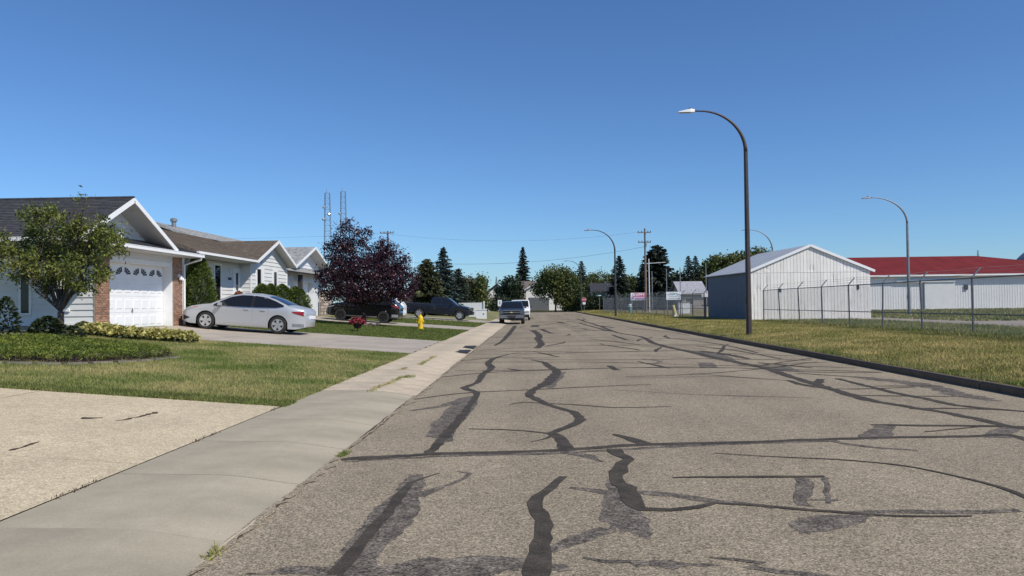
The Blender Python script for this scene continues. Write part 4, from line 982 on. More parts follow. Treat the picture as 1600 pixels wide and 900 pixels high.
def vehicle(name, label, cat, loc, rz, ry, S):
    E = thing(name, label, cat, loc, rz, S.get('group'), ry)
    L, Wd = S['L'], S['W']/2; zb0, belt, tum, rr = S['sill'], S['belt'], S['tumble'], S.get('round', .09)
    top = S['top']; wr = S['r']; AR = wr+S.get('gap', .05); paint = MT[S['paint']]
    tx = [p[0] for p in top]; tz = [p[1] for p in top]
    ztop = lambda x: float(np.interp(x, tx, tz))
    ends = S.get('plan', .5); amt = S.get('plan_amt', .16)
    def zlow(x):
        z = zb0 + (.10*max(0, (abs(x)-L/2+.35)/.35) if S.get('kick', True) else 0)
        for xw in S['wheels']:
            if abs(x-xw) < AR: z = max(z, wr+math.sqrt(AR*AR-(x-xw)**2))
        return z
    def g(x):
        e = L/2-abs(x); return 1.0 - (amt*(1-e/ends)**2 if e < ends else 0)
    def ysurf(x, z, zt=None):
        zt = ztop(x) if zt is None else zt
        y = Wd*g(x)
        if z > belt: y -= (z-belt)*tum
        else: y -= S.get('tuck', .05)*((belt-z)/belt)**2
        if abs(z-S.get('crease', belt-.12)) < .05: y += .012*(1-abs(z-S.get('crease', belt-.12))/.05)
        q = zt-z
        if q < rr: y -= rr-math.sqrt(max(0, rr*rr-(rr-q)**2))
        return max(.05, y)
    xs = sorted(set([round(v, 4) for v in np.linspace(-L/2, L/2, 46)] + [round(xw+AR*math.cos(a), 4) for xw in S['wheels'] for a in np.linspace(0, math.pi, 15)] + [p[0] for p in top]))
    xs = [x for x in xs if -L/2 <= x <= L/2]
    NZ = 14; body = MB(); left = []
    fr = [0,.08,.18,.3,.42,.54,.65,.75,.83,.89,.94,.97,.99,1.0]
    for x in xs:
        lo, hi = zlow(x), ztop(x); lo = min(lo, hi-.03)
        left.append([(x, ysurf(x, lo+(hi-lo)*f, hi), lo+(hi-lo)*f) for f in fr])
    body.grid([[(x, -y, z) for x, y, z in r] for r in left]); body.grid([r[::-1] for r in left])
    cam_ = S.get('camber', .03)
    topg = []
    for r in left:
        x, y, z = r[-1]; topg.append([(x, y*t, z+cam_*(1-t*t)) for t in np.linspace(-1, 1, 9)])
    body.grid(topg)
    body.grid([[(r[0][0], r[0][1]*t, r[0][2]) for t in (1, -1)] for r in left], 1)
    for r in (left[0], left[-1]):
        sg = -1 if r is left[0] else 1
        body.grid([[(p[0]+sg*S.get('bulge', .10)*(1-t*t)*math.sin(math.pi*fr[k])**.5, p[1]*t, p[2]+(cam_*(1-t*t) if k == len(r)-1 else 0)) for t in np.linspace(-1, 1, 9)][::(1 if r is left[0] else -1)] for k, p in enumerate(r)])
    body.build('body', [paint, MT['black']], E, smooth=True)
    def patch(name, cols, m, off, parent=E, sides=(1,-1), nz=5):
        out = []
        for s in sides:
            b = MB(); rows = []
            for (x, z0, z1) in cols: rows.append([(x, s*(ysurf(x, z0+(z1-z0)*k/nz)+off), z0+(z1-z0)*k/nz) for k in range(nz+1)])
            b.grid(rows if s < 0 else [r[::-1] for r in rows])
            e = [r[0] for r in rows]+[r[-1] for r in rows][::-1]; n = len(e)
            inn = [(p[0], p[1]-s*(off+.004), p[2]) for p in e]
            b.add(e+inn, [(i, (i+1) % n, n+(i+1) % n, n+i) for i in range(n)])
            out.append(b.build(name, m, parent, smooth=False))
        return out
    def cols(x0, x1, lo, hi, n=10):
        f = lambda v, x: v(x) if callable(v) else (float(np.interp(x, [p[0] for p in v], [p[1] for p in v])) if isinstance(v, list) else v)
        return [(x, f(lo, x), f(hi, x)) for x in np.linspace(x0, x1, n)]
    S['patch'], S['cols'], S['ysurf'], S['ztop'], S['E'], S['zlow'] = patch, cols, ysurf, ztop, E, zlow
    for (x0, x1, lo, hi) in S.get('windows', ()): patch('side_window', cols(x0, x1, lo, hi, 12), MT['glass'], .006)
    for (x0, x1, lo, hi) in S.get('doors', ()):
        for o, s in zip(patch('door', cols(x0, x1, lo, hi, 12), paint, .005, nz=9), (1, -1)):
            hx = x0+.12; hz = belt-.06
            MB().box(hx-.02, hx+.17, s*(ysurf(hx, hz)+.0)-.03, s*(ysurf(hx, hz)+.0)+.035, hz-.02, hz+.02).build('handle', MT[S.get('handle', S['paint'])], o)
    def glass_top(x0, x1, k, m, n=8, lift=.012, name='windscreen'):
        rows = []
        for x in np.linspace(x0, x1, n):
            z = ztop(x); y = ysurf(x, z-rr*.55)*k; rows.append([(x, y*t, z+cam_*(1-t*t)+lift) for t in np.linspace(-1, 1, 9)])
        return MB().grid(rows).build(name, m, E, smooth=True)
    for (x0, x1, k) in S.get('screens', ()): glass_top(x0, x1, k, MT['glass'])
    for xw in S['wheels']:
        for s in (1, -1): wheel(E, xw, s*(Wd-.115), wr, S.get('tw', .22), s, MT[S['rim']], S.get('spokes', 5))
    for s in (1, -1):                                              # mirrors
        mx, mz = S['mirror']; y = ysurf(mx, mz)
        MB().hexa([(mx-.06,s*(y+.02),mz),(mx+.08,s*(y+.02),mz),(mx+.06,s*(y+.2),mz+.02),(mx-.06,s*(y+.2),mz+.02),(mx-.06,s*(y+.02),mz+.11),(mx+.04,s*(y+.02),mz+.11),(mx+.03,s*(y+.2),mz+.14),(mx-.06,s*(y+.2),mz+.14)]).build('mirror', MT[S.get('mirror_mat', S['paint'])], E)
    fx = L/2
    for (nm, part, y0, y1, z0, z1, m, dp) in S.get('front', ()):    # pieces on the nose; mirrored when y0 > 0
        for s in ((1, -1) if y0 > 0 else (1,)):
            a, b = sorted((s*y0, s*y1)); MB().box(fx-dp, fx+part, a, b, z0, z1).build(nm, MT[m], E)
    for (nm, part, y0, y1, z0, z1, m, dp) in S.get('rear', ()):
        for s in ((1, -1) if y0 > 0 else (1,)):
            a, b = sorted((s*y0, s*y1)); MB().box(-fx-part, -fx+dp, a, b, z0, z1).build(nm, MT[m], E)
    return E
def sedan():
    top = [(-2.41,.72),(-2.40,.93),(-2.30,1.0),(-1.95,1.055),(-1.75,1.08),(-1.2,1.30),(-.8,1.415),(-.35,1.46),(.1,1.45),(.5,1.36),(.95,1.16),(1.3,.985),(1.6,.95),(2.0,.87),(2.25,.77),(2.38,.64),(2.41,.5)]
    lo = [(-1.62,1.06),(-1.3,.99),(-.4,.96),(1.2,.93)]
    hi = [(-1.62,1.075),(-1.25,1.235),(-.85,1.36),(-.4,1.40),(.1,1.39),(.5,1.30),(.95,1.075),(1.15,.96)]
    S = dict(L=4.82, W=1.83, sill=.20, belt=.92, tumble=.42, top=top, r=.335, wheels=(1.40,-1.40), paint='silver_paint', rim='alloy', tuck=.06, plan=.75, plan_amt=.24,
        windows=[(-1.58,-.42,lo,hi),(-.32,1.12,lo,hi)], doors=[(-1.0,-.40,.30,.90),(-.36,.92,.30,.90)], screens=[(.42,1.26,.86),(-1.72,-.92,.84)], mirror=(.85,.94), crease=.80,
        rear=[('number_plate',.112,-.26,.26,.62,.74,'sign_white',.02)])
    S['bulge'] = .10
    x, d = -11.2, 30.6
    E = vehicle('silver_sedan', 'silver four door sedan parked on driveway facing the garage', 'car', (x, d, zl(x)+.025), math.pi, -math.atan(.078), S)
    P, C = S['patch'], S['cols']
    P('headlight', C(1.86, 2.30, [(1.86,.80),(2.30,.64)], [(1.86,.86),(2.30,.72)]), MT['lamp_lens'], .008)
    P('turn_lamp', C(1.72, 1.92, [(1.72,.84),(1.92,.81)], [(1.72,.865),(1.92,.85)], 4), MT['amber'], .008)
    P('fog_vent', C(2.05, 2.34, [(2.05,.40),(2.34,.30)], [(2.05,.42),(2.34,.50)]), MT['black'], .008)
    P('tail_light', C(-2.34, -1.92, [(-2.34,.72),(-1.92,.84)], [(-2.34,.90),(-1.92,.88)]), MT['red_lens'], .008)
    P('sill_trim', C(-1.0, 1.0, .235, .275), MT['chrome'], .010)
    P('door_pillar', C(-.43, -.31, .965, 1.385, 4), MT['black'], .005)
    P('window_trim', C(-1.58, 1.12, [(-1.62,1.035),(-1.3,.965),(-.4,.935),(1.2,.905)], [(-1.62,1.055),(-1.3,.985),(-.4,.955),(1.2,.925)], 20), MT['chrome'], .010, nz=1)
    P('rear_skirt', C(-2.36, -1.95, .30, .42), MT['galv'], .008)
    MB().box(2.36, 2.42, -.5, .5, .55, .68).box(2.36, 2.42, -.55, .55, .3, .46).build('grille', MT['black'], E)
sedan()
def suv():
    top = [(-2.28,.75),(-2.26,1.08),(-2.1,1.2),(-1.85,1.36),(-1.55,1.55),(-1.2,1.62),(-.4,1.68),(.15,1.66),(.5,1.57),(.9,1.36),(1.25,1.12),(1.6,1.07),(1.95,.99),(2.2,.85),(2.28,.6)]
    lo = [(-1.9,1.20),(-1.3,1.10),(1.2,1.04)]; hi = [(-1.9,1.26),(-1.5,1.45),(-1.1,1.53),(-.3,1.58),(.2,1.56),(.5,1.47),(.9,1.24),(1.1,1.1)]
    S = dict(L=4.56, W=1.88, sill=.27, belt=1.04, tumble=.36, top=top, r=.365, wheels=(1.34,-1.34), paint='black_paint', rim='alloy_dark', tuck=.06, plan=.6, plan_amt=.2,
        windows=[(-1.82,-1.12,lo,hi),(-1.04,-.2,lo,hi),(-.1,1.06,lo,hi)], doors=[(-.98,-.16,.38,1.02),(-.12,.92,.38,1.02)], screens=[(.45,1.2,.88),(-2.06,-1.6,.8)], mirror=(.82,1.08), crease=.9, mirror_mat='black_paint')
    x, d = -10.6, 49.0
    E = vehicle('black_suv', 'black crossover parked behind the purple tree trunk', 'car', (x, d, zl(x)+.025), math.pi, -math.atan(.075), S)
    P, C = S['patch'], S['cols']
    P('headlight', C(1.75, 2.2, [(1.75,.86),(2.2,.74)], [(1.75,.92),(2.2,.82)]), MT['lamp_lens'], .008)
    P('tail_light', C(-2.24, -1.8, [(-2.24,.95),(-1.8,1.05)], [(-2.24,1.06),(-1.8,1.09)]), MT['red_lens'], .008)
    P('sill_trim', C(-.95, .95, .32, .36), MT['chrome'], .012); P('bumper_corner', C(-2.24, -1.85, .38, .55), MT['galv'], .008)
suv()
def white_hatch():
    top = [(-2.1,.7),(-2.08,1.05),(-1.9,1.3),(-1.6,1.5),(-.8,1.6),(0,1.56),(.5,1.4),(.95,1.1),(1.5,1.0),(1.95,.85),(2.1,.55)]
    S = dict(L=4.2, W=1.8, sill=.22, belt=.98, tumble=.38, top=top, r=.32, wheels=(1.25,-1.25), paint='white_paint', rim='alloy', windows=[(-1.6,.8,1.05,[(-1.6,1.35),(-.8,1.5),(0,1.45),(.5,1.3),(.8,1.1)])], screens=[(.4,.92,.85)], mirror=(.7,1.0))
    x, d = -11.4, 56.5
    E = vehicle('white_hatchback', 'white car mostly hidden behind the black crossover tail', 'car', (x, d, zl(x)+.02), math.pi, -math.atan(.075), S)
    S['patch']('tail_light', S['cols'](-2.06, -1.75, .8, 1.0), MT['red_lens'], .008)
white_hatch()
def pickup(name, label, loc, rz, ry, paint, L=5.55, W_=1.98, wb=3.45, detail=True, rim='alloy', hfac=1.0):
    h = L/2
    top = [(-h,.55),(-h+.02,1.20),(-h+.1,1.23),(-.72,1.24),(-.70,1.30),(-.62,1.72),(-.45,1.80),(.3,1.83),(.75,1.79),(1.05,1.60),(1.5,1.27),(1.62,1.22),(2.2,1.17),(h-.18,1.08),(h-.03,.98),(h,.6)]
    lo = 1.25; hi = [(-.6,1.62),(-.45,1.70),(.3,1.74),(.7,1.69),(1.0,1.50),(1.3,1.27)]
    S = dict(L=L, W=W_, sill=.42, belt=1.18, tumble=.28, top=top, r=.39, wheels=(h-.98, h-.98-wb), paint=paint, bulge=.02, rim=rim, tuck=.04, plan=.3, plan_amt=.10, kick=True, gap=.08, tw=.26, spokes=6,
        windows=[(-.55,.12,lo,hi),(.22,1.24,lo,hi)], doors=[(-.62,.15,.50,1.16),(.19,1.22,.50,1.16)], screens=[(.78,1.52,.9)], mirror=(1.08,1.25), crease=1.0, round=.07, camber=.025, mirror_mat='black',
        front=[('bumper',.10,-.93,.93,.50,.76,'galv_post' if detail else 'black',.1),('grille',.035,-.66,.66,.80,1.10,'black',.08),('headlight',.03,.68,.94,.84,1.08,'glass_light',.16)],
        rear=[('bumper',.10,-.92,.92,.48,.66,'black',.1),('tail_light',.02,.82,.97,.80,1.16,'red_lens',.10),('tailgate',.015,-.78,.78,.74,1.18,paint,.05)])
    E = vehicle(name, label, 'pickup truck', loc, rz, ry, S)
    if detail:
        fx = h+.036
        MB().box(fx-.01, fx+.03, -.66, .66, .93, .98).build('grille_bar', MT['galv'], E)
        MB().prism([(fx+.03,-.13,.925),(fx+.03,-.05,.925),(fx+.03,-.05,.905),(fx+.03,.05,.905),(fx+.03,.05,.925),(fx+.03,.13,.925),(fx+.03,.10,.985),(fx+.03,.05,.985),(fx+.03,.05,1.005),(fx+.03,-.05,1.005),(fx+.03,-.05,.985),(fx+.03,-.10,.985)], (.012,0,0)).build('grille_emblem', MT['post_yellow'], E)
        MB().box(fx-.06, fx+.03, -.70, .70, 1.09, 1.13).build('grille_bar', MT['galv'], E)
        MB().box(fx+.05, fx+.075, -.38, .38, .62, .70).box(fx+.04, fx+.07, -.28, .28, .5, .58).build('bumper_intake', MT['black'], E)
        MB().box(h-.12, h+.06, -.86, .86, .38, .50).build('air_dam', MT['black'], E)
    # open cargo bed
    S['patch']('bed_rail', S['cols'](-h+.06, -.76, 1.17, 1.225), MT['black'], .010)
    return E
x, d = -7.9, 66.0
pickup('black_pickup', 'black pickup truck parked nose to the street on a driveway', (x, d, zl(x)+.03), 0.0, math.atan(.075), 'navy_paint', L=5.5, W_=1.95, wb=3.4, detail=False)
pickup('grey_pickup', 'grey blue pickup truck parked at the kerb facing the camera', (-1.68, 65.0, .0), -math.pi/2, 0, 'grey_paint')
def white_van():
    top = [(-2.5,.6),(-2.48,1.85),(-2.3,1.98),(-1,2.02),(.9,2.0),(1.15,1.9),(1.75,1.28),(2.2,1.18),(2.45,1.0),(2.5,.6)]
    S = dict(L=5.0, W=1.95, sill=.3, belt=1.15, tumble=.12, top=top, r=.35, wheels=(1.6,-1.5), paint='white_paint', bulge=.03, rim='alloy', windows=[(.3,1.35,1.25,[(.3,1.75),(1.0,1.75),(1.35,1.4)])], doors=[(.3,1.2,.4,1.12)], screens=[(1.12,1.72,.9)], mirror=(1.2,1.25), mirror_mat='black',
        front=[('bumper',.05,-.9,.9,.35,.6,'black',.1),('grille',.02,-.5,.5,.68,.88,'black',.1),('headlight',.02,.58,.88,.72,.95,'lamp_lens',.1)])
    vehicle('white_van', 'white van parked behind the grey pickup', 'van', (-1.22, 79, 0), -math.pi/2, 0, S)
white_van()
# ---------------------------------------------------------------- plants
def leafmesh(name, P, size, asp, m, parent=None, up=0.0, dirs=None, world=False, tri=False):
    P = np.asarray(P, float); n = len(P)
    a = rng.normal(size=(n, 3)) if dirs is None else dirs + rng.normal(size=(n, 3))*.35
    a[:, 2] += up
    a /= np.linalg.norm(a, axis=1)[:, None]
    r = rng.normal(size=(n, 3)); b = np.cross(a, r); b /= np.linalg.norm(b, axis=1)[:, None]+1e-9
    s = (size*rng.uniform(.6, 1.35, n))[:, None] if np.isscalar(size) else np.asarray(size)[:, None]
    c = np.cross(a, b)*s*.12
    if tri:
        V = np.stack([P-b*s*asp*.5, P+b*s*asp*.5, P+a*s], 1).reshape(-1, 3); k = 3
    else:
        V = np.stack([P-a*s*.5, P+b*s*asp*.5+c, P+a*s*.5, P-b*s*asp*.5+c], 1).reshape(-1, 3); k = 4
    me = bpy.data.meshes.new(name); me.vertices.add(n*k); me.vertices.foreach_set('co', V.astype(np.float32).ravel())
    me.loops.add(n*k); me.loops.foreach_set('vertex_index', np.arange(n*k, dtype=np.int32))
    me.polygons.add(n); me.polygons.foreach_set('loop_start', np.arange(0, n*k, k, dtype=np.int32))
    me.materials.append(m); me.update(calc_edges=True)
    return link(name, me, parent, world)
def cloud(lobes, nc, per, sig, shell=.55, flat=1.0):
    """clumped points: lobes (cx,cy,cz,rx,ry,rz)"""
    vol = np.array([l[3]*l[4]*l[5] for l in lobes])**.75; pick = rng.choice(len(lobes), nc, p=vol/vol.sum())
    L = np.array(lobes)[pick]; u = rng.normal(size=(nc, 3)); u /= np.linalg.norm(u, axis=1)[:, None]
    rad = shell+(1-shell)*rng.random(nc)**.6
    C = L[:, :3]+u*rad[:, None]*L[:, 3:6]
    k = rng.integers(max(1, int(per*.5)), int(per*1.5)+1, nc)
    P = np.repeat(C, k, 0); s = np.repeat(sig*rng.uniform(.6, 1.4, nc), k)
    Q = rng.normal(size=P.shape)*s[:, None]; Q[:, 2] *= flat
    return P+Q, C
def limb(b, a, c, r0, r1, bend=.12, n=5, seg=6):
    a, c = Vector(a), Vector(c); L = (c-a).length
    j = Vector((random.uniform(-1,1), random.uniform(-1,1), random.uniform(-.2,.9)))*bend*L
    pts = [a.lerp(c, t)+j*math.sin(math.pi*t) for t in np.linspace(0, 1, n)]
    b.tube(pts, [r0+(r1-r0)*t for t in np.linspace(0, 1, n)], seg); return pts

def near_tree():
    d = 21.0; x = gx(83, d); z0 = zl(x)-.05; s = d/FPX
    E = thing('small_tree', 'young crooked leafy tree in front of the garage house', 'tree', (x, d, z0))
    q = lambda px, py, dy=0.0: Vector((gx(px, d), d+dy, gz(px, py, d)))
    b = MB(); fork = q(84, 487)
    b.tube([(x,d,z0-.1), q(83,522), q(83,503), fork], [.125,.10,.085,.085], 9)
    L = [(52,345,32,30),(28,385,28,30),(30,332,22,16),(100,378,36,28),(150,372,30,30),(60,412,40,28),(128,425,42,28),(168,378,18,26),(92,322,9,14),(118,352,26,16),(6,402,22,24),(-4,378,16,18),(14,428,20,14),(108,448,20,14),(50,446,22,14),(160,352,14,16),(142,312,10,6),(80,395,35,26)]
    lobes = []
    for px, py, rx, rz in L:
        dy = random.uniform(-.55,.55); c = q(px, py, dy); lobes.append((c.x, c.y, c.z, rx*s, min(rx,rz)*s*1.0, rz*s))
    for (px, py, rx, rz), lb in zip(L, lobes):
        mid = q(82+(px-82)*.35+random.uniform(-6,6), 480+(py-480)*.42, random.uniform(-.2,.2))
        limb(b, fork, mid, .036, .026, .05); pts = limb(b, mid, (lb[0], lb[1], lb[2]), .026, .010, .10)
        for k in range(7):
            t = Vector((lb[0]+random.uniform(-1,1)*lb[3], lb[1]+random.uniform(-1,1)*lb[4], lb[2]+random.uniform(-.5,1)*lb[5]))
            limb(b, pts[random.choice((2,3,4))], t, .010, .003, .15, 4, 4)
    for px, py in ((133,303),(140,300),(146,304),(52,318),(122,330),(60,352)):
        limb(b, q(px-8, py+45), q(px, py), .010, .003, .05, 4, 4)
    b.build('trunk', MT['bark'], E, world=True)
    P, C = cloud(lobes, 680, 20, .085, .5)
    leafmesh('crown', P, .10, .40, MT['leaf_mid'], E, up=-.25, world=True)
near_tree()
def plum():
    d = 43.0; x = gx(567, d); z0 = zl(x)-.03; s = d/FPX
    E = thing('plum_tree', 'dark purple leaved tree on the lawn before the black crossover', 'tree', (x, d, z0))
    q = lambda px, py, dy=0.0: Vector((gx(px, d), d+dy, gz(px, py, d)))
    b = MB(); fk = q(567, 487); b.tube([(x,d,z0-.1), q(568,500), fk], [.15,.12,.12], 9)
    L = [(570,444,66,30),(520,444,36,26),(625,444,32,28),(548,405,36,30),(600,412,40,28),(538,372,20,26),(546,352,9,14),(566,368,14,20),(528,395,26,24),(640,430,18,18),(590,395,20,20),(575,425,60,30),(505,425,16,14),(606,385,14,12),(556,462,50,14),(618,460,28,14),(632,405,10,10)]
    lobes = []
    for px, py, rx, rz in L:
        dy = random.uniform(-.5,.5); c = q(px, py, dy); lobes.append((c.x, c.y, c.z, rx*s, min(max(rx,rz)*s, 2.2)*.9, rz*s))
        limb(b, fk, c, .055, .012, .08)
    b.build('trunk', MT['bark_dark'], E, world=True)
    P, C = cloud(lobes, 1500, 19, .13, .30)
    leafmesh('crown', P, .13, .55, MT['leaf_plum'], E, world=True)
    MB().lathe([(.75,.0),(.7,.05),(.1,.07)], 14, (x+.1, d, z0+.03)).build('mulch_ring', MT['soil'], E, world=True)
    for k in range(9):
        a = k*.7; MB().lathe([(.10,0),(.13,.06),(.06,.12)], 7, (x+.1+.72*math.cos(a), d+.72*math.sin(a), z0+.02)).build('edging_stone', MT['stone_edge'], E, world=True)
plum()
def broadleaf(label, px, base, d, lobes_px, m, nc, per, size, z0=.2, trunk='bark', sig=.35, name='leafy_tree', group=None):
    s = d/FPX; x = gx(px, d); E = thing(name, label, 'tree', (x, d, z0), 0, group)
    q = lambda a, c, dy=0.0: Vector((gx(a, d), d+dy, gz(a, c, d)))
    b = MB(); top = np.mean([gz(l[0], l[1], d) for l in lobes_px]); fk = Vector((x, d, z0+(top-z0)*.35)); r = .03*top+.06
    b.tube([(x,d,z0-.2), fk], [r, r*.75], 8); lobes = []
    for a, c, rx, rz in lobes_px:
        dy = random.uniform(-1,1)*rx*s*.5; p = q(a, c, dy); lobes.append((p.x, p.y, p.z, rx*s, max(rx, rz)*s*.9, rz*s)); limb(b, fk, p, r*.5, r*.12)
    b.build('trunk', MT[trunk], E, world=True)
    P, C = cloud(lobes, int(nc*1.5), per, sig, .35); leafmesh('crown', P, size*rng.uniform(.5,1.3,len(P)), .7, MT[m], E, world=True)
    return E
def spruce(label, px, top, base, d, wpx, m, n=5200, z0=.2, bare=.04, group='spruces', leafs=None, taper=1.0):
    s = d/FPX; x = gx(px, d); H = gz(px, top, d)-z0; Rr = wpx*s/2*1.22
    E = thing('spruce_tree', label, 'tree', (x, d, z0), 0, group)
    b = MB().tube([(0,0,-.2),(0,0,H*.97)], [.02*H+.05, .02], 7)
    P = []; Dr = []; Sz = []
    nb = int(70+H*7)
    for i in range(nb):
        t = bare+(1-bare)*(i/nb)**.9; z = H*t; a = i*2.399+random.uniform(-.3,.3)
        ln = Rr*((1-t)**taper)*random.uniform(.72,1.1)+.10; dx, dy = math.cos(a), math.sin(a)
        dz = ln*random.uniform(-.28,.02)+(.12*ln if t > .7 else 0)
        b.tube([(0,0,z), (dx*ln*.9, dy*ln*.9, z+dz)], [.018+.006*ln, .006], 4, cap=False)
        k = max(9, int(1.35*n/nb*(.35+1.3*(1-t))))
        tt = rng.random(k)**.65
        off = rng.normal(size=(k, 3))*(.05+.10*ln*.5)*np.array([1,1,.55])
        base_ = np.stack([dx*ln*tt, dy*ln*tt, z+dz*tt**1.5+.10*ln*(tt-.5)**2], 1)+off
        P.append(base_); Sz.append(np.full(k, .62+.75*(1-t))); Dr.append(np.tile([dx, dy, -.25], (k, 1)))
    b.build('trunk', MT['bark_dark'], E)
    sz = leafs or max(.22, .11*Rr*2)
    leafmesh('crown', np.concatenate(P), sz*np.concatenate(Sz)*rng.uniform(.65,1.25,sum(map(len, P))), .36, MT[m], E, dirs=np.concatenate(Dr))
    return E
spruce('blue spruce with open tiers behind the black pickup', 693, 386, 488, 84, 66, 'needle_blue', 6500, .3, taper=.85, leafs=.36)
spruce('olive green spruce between purple tree and blue spruce', 667, 405, 490, 80, 62, 'needle_olive', 6000, .3, taper=.6)
spruce('tall spruce rising behind the end house', 818, 386, 470, 195, 36, 'needle_dark', 4500, .2, taper=.8)
spruce('dark spruce just right of the second street lamp', 968, 400, 486, 150, 36, 'needle_dark', 4500, .2, taper=.6)
spruce('broad dark spruce behind the utility pole', 1026, 384, 486, 140, 62, 'needle_dark', 7500, .2, taper=.45)
spruce('small spruce left in front of the broad dark spruce', 1004, 412, 486, 142, 30, 'needle_dark', 3000, .2, taper=.6)
spruce('left of twin spruces above the grey bungalow', 1075, 400, 478, 160, 30, 'needle_dark', 3500, .2, taper=.65)
spruce('right of twin spruces above the grey bungalow', 1086, 400, 478, 164, 28, 'needle_dark', 3500, .2, taper=.65)
spruce('twin topped spruce beyond the big green tree', 909, 408, 470, 210, 30, 'needle_dark', 3000, .2, taper=.6)
spruce('dark spruce half behind the blue spruce', 716, 420, 488, 92, 40, 'needle_dark', 4000, .3, taper=.6)
spruce('tiny spruce tip poking over the red roof', 1519, 392, 460, 190, 12, 'needle_dark', 1200, .2)
spruce('thin spruce left of the gabled house', 776, 432, 480, 185, 11, 'needle_dark', 1200, .2)
broadleaf('big round green tree in front of the end house', 868, 487, 152, [(872,446,32,24),(850,448,20,20),(893,450,22,24),(866,432,24,16),(884,436,18,16),(882,468,16,12),(895,470,16,12),(905,462,10,16)], 'leaf_far', 800, 11, .42, sig=.45)
broadleaf('dark round tree left of the end house', 800, 487, 160, [(798,452,20,20),(785,460,12,14),(808,462,12,16)], 'leaf_dark', 380, 10, .42)
broadleaf('low dark bush behind the grey pickup', 782, 487, 150, [(782,474,16,10),(770,478,10,8),(796,478,10,9)], 'leaf_dark', 240, 9, .40, name='bush')
broadleaf('rust tinged tree behind the white fence', 733, 487, 112, [(733,452,16,16),(722,458,10,14),(745,462,10,12)], 'leaf_rust', 330, 9, .34)
broadleaf('upright olive tree right of the rust tinged tree', 752, 487, 110, [(752,448,8,18),(753,468,9,14)], 'leaf_far', 220, 9, .32)
broadleaf('dark leafy tree between blue spruce and rust tree', 718, 487, 100, [(716,455,13,18),(722,472,14,12)], 'leaf_dark', 260, 9, .34)
broadleaf('green hedge tree behind the purple tree and crossover', 640, 490, 92, [(640,470,26,16),(612,474,18,14),(664,474,18,14)], 'leaf_dark', 420, 10, .34, name='bush')
broadleaf('dark bushy hedge under the trees left of the stop sign', 898, 487, 158, [(898,476,12,10),(886,478,8,8)], 'leaf_dark', 200, 9, .4, name='bush')
broadleaf('dark thicket behind the stop sign', 922, 487, 150, [(915,472,14,12),(934,473,16,12),(950,474,12,10)], 'leaf_dark', 420, 9, .40, name='bush')
broadleaf('bright green tree above the dark roofed house', 938, 470, 215, [(935,438,18,14),(920,446,14,14),(955,440,14,12)], 'leaf_far', 340, 9, .5)
broadleaf('green tree between the lamp and the broad spruce', 985, 480, 170, [(985,444,14,14),(992,462,12,14),(978,462,10,14)], 'leaf_far', 300, 9, .45)
broadleaf('dark thicket under the spruces behind the banner', 990, 487, 132, [(985,472,18,10),(1012,474,18,10),(1040,472,20,11),(965,474,12,9)], 'leaf_dark', 520, 9, .38, name='bush')
broadleaf('leafy green tree left of the shed roof', 1128, 470, 140, [(1125,412,20,14),(1108,424,14,18),(1145,412,18,14),(1160,404,14,10),(1120,440,26,16)], 'leaf_far', 480, 10, .42)
broadleaf('green tree showing over the shed roof ridge', 1182, 460, 150, [(1180,402,16,14),(1195,410,14,16),(1172,412,14,14)], 'leaf_far', 260, 9, .42)
broadleaf('dark tree beside the twin spruces', 1098, 480, 165, [(1098,432,12,18),(1060,440,14,14),(1112,445,12,16)], 'leaf_dark', 300, 9, .45)
# far belt of trees closing the horizon: reads as one mass
P = []
for px in np.arange(560, 1400, 6):
    d = random.uniform(225, 290); h = np.interp(px, [560, 740, 770, 800, 830, 900, 990, 1110, 1180, 1400], [4.5, 4.5, 2.6, 3, 5.5, 7.5, 8.5, 9.5, 8, 5])*random.uniform(.75,1.1)
    P.append((gx(px, d), d, h*.5, 2.6, 3, h*.5))
Q, _ = cloud(P, 4200, 9, .6, .2); o = leafmesh('far_wood', Q, .95, .8, MT['leaf_dark']); o['kind'] = 'stuff'; tag(o, 'far dark belt of trees along the horizon', 'trees')
E = thing('blue_tarp', 'blue tarp slung on a pole among the spruces', 'tarp', (gx(709,88), 88, .3))
MB().tube([(0,.5,-.2),(0,.5,2.75)], .05, 6).build('pole', MT['bark_dark'], E)
MB().hexa([(-.36,0,1.95),(.36,0,1.85),(.36,1,1.95),(-.36,1,2.05),(-.28,0,2.65),(.24,0,2.55),(.24,1,2.65),(-.28,1,2.7)]).build('tarp_sheet', MT['tarp'], E)

def shrub(name, label, cat, x, y, rx, ry, h, m, n, size, z0=None, core=True, asp=.5, up=.3, shape=.0, group=None):
    z0 = zl(x)-.02 if z0 is None else z0; E = thing(name, label, cat, (x, y, z0), 0, group)
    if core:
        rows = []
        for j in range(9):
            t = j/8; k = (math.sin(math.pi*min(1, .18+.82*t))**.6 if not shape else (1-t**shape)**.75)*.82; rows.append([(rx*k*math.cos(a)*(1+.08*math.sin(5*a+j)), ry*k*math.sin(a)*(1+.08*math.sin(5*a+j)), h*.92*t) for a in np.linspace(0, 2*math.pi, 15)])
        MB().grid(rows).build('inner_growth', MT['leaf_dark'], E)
    t = rng.random(n); a = rng.random(n)*2*math.pi
    k = (np.sin(np.pi*np.minimum(1, .18+.82*t))**.6 if not shape else (1-t**shape)**.75)*(.84+.22*rng.random(n))*(1+.10*np.sin(a*5+t*9)+.06*np.sin(a*11-t*17))
    P = np.stack([rx*k*np.cos(a), ry*k*np.sin(a), h*t], 1)
    dirs = np.stack([np.cos(a), np.sin(a), np.full(n, up)], 1)
    leafmesh('foliage', P, size, asp, MT[m], E, dirs=dirs)
    return E
cd = 32.0
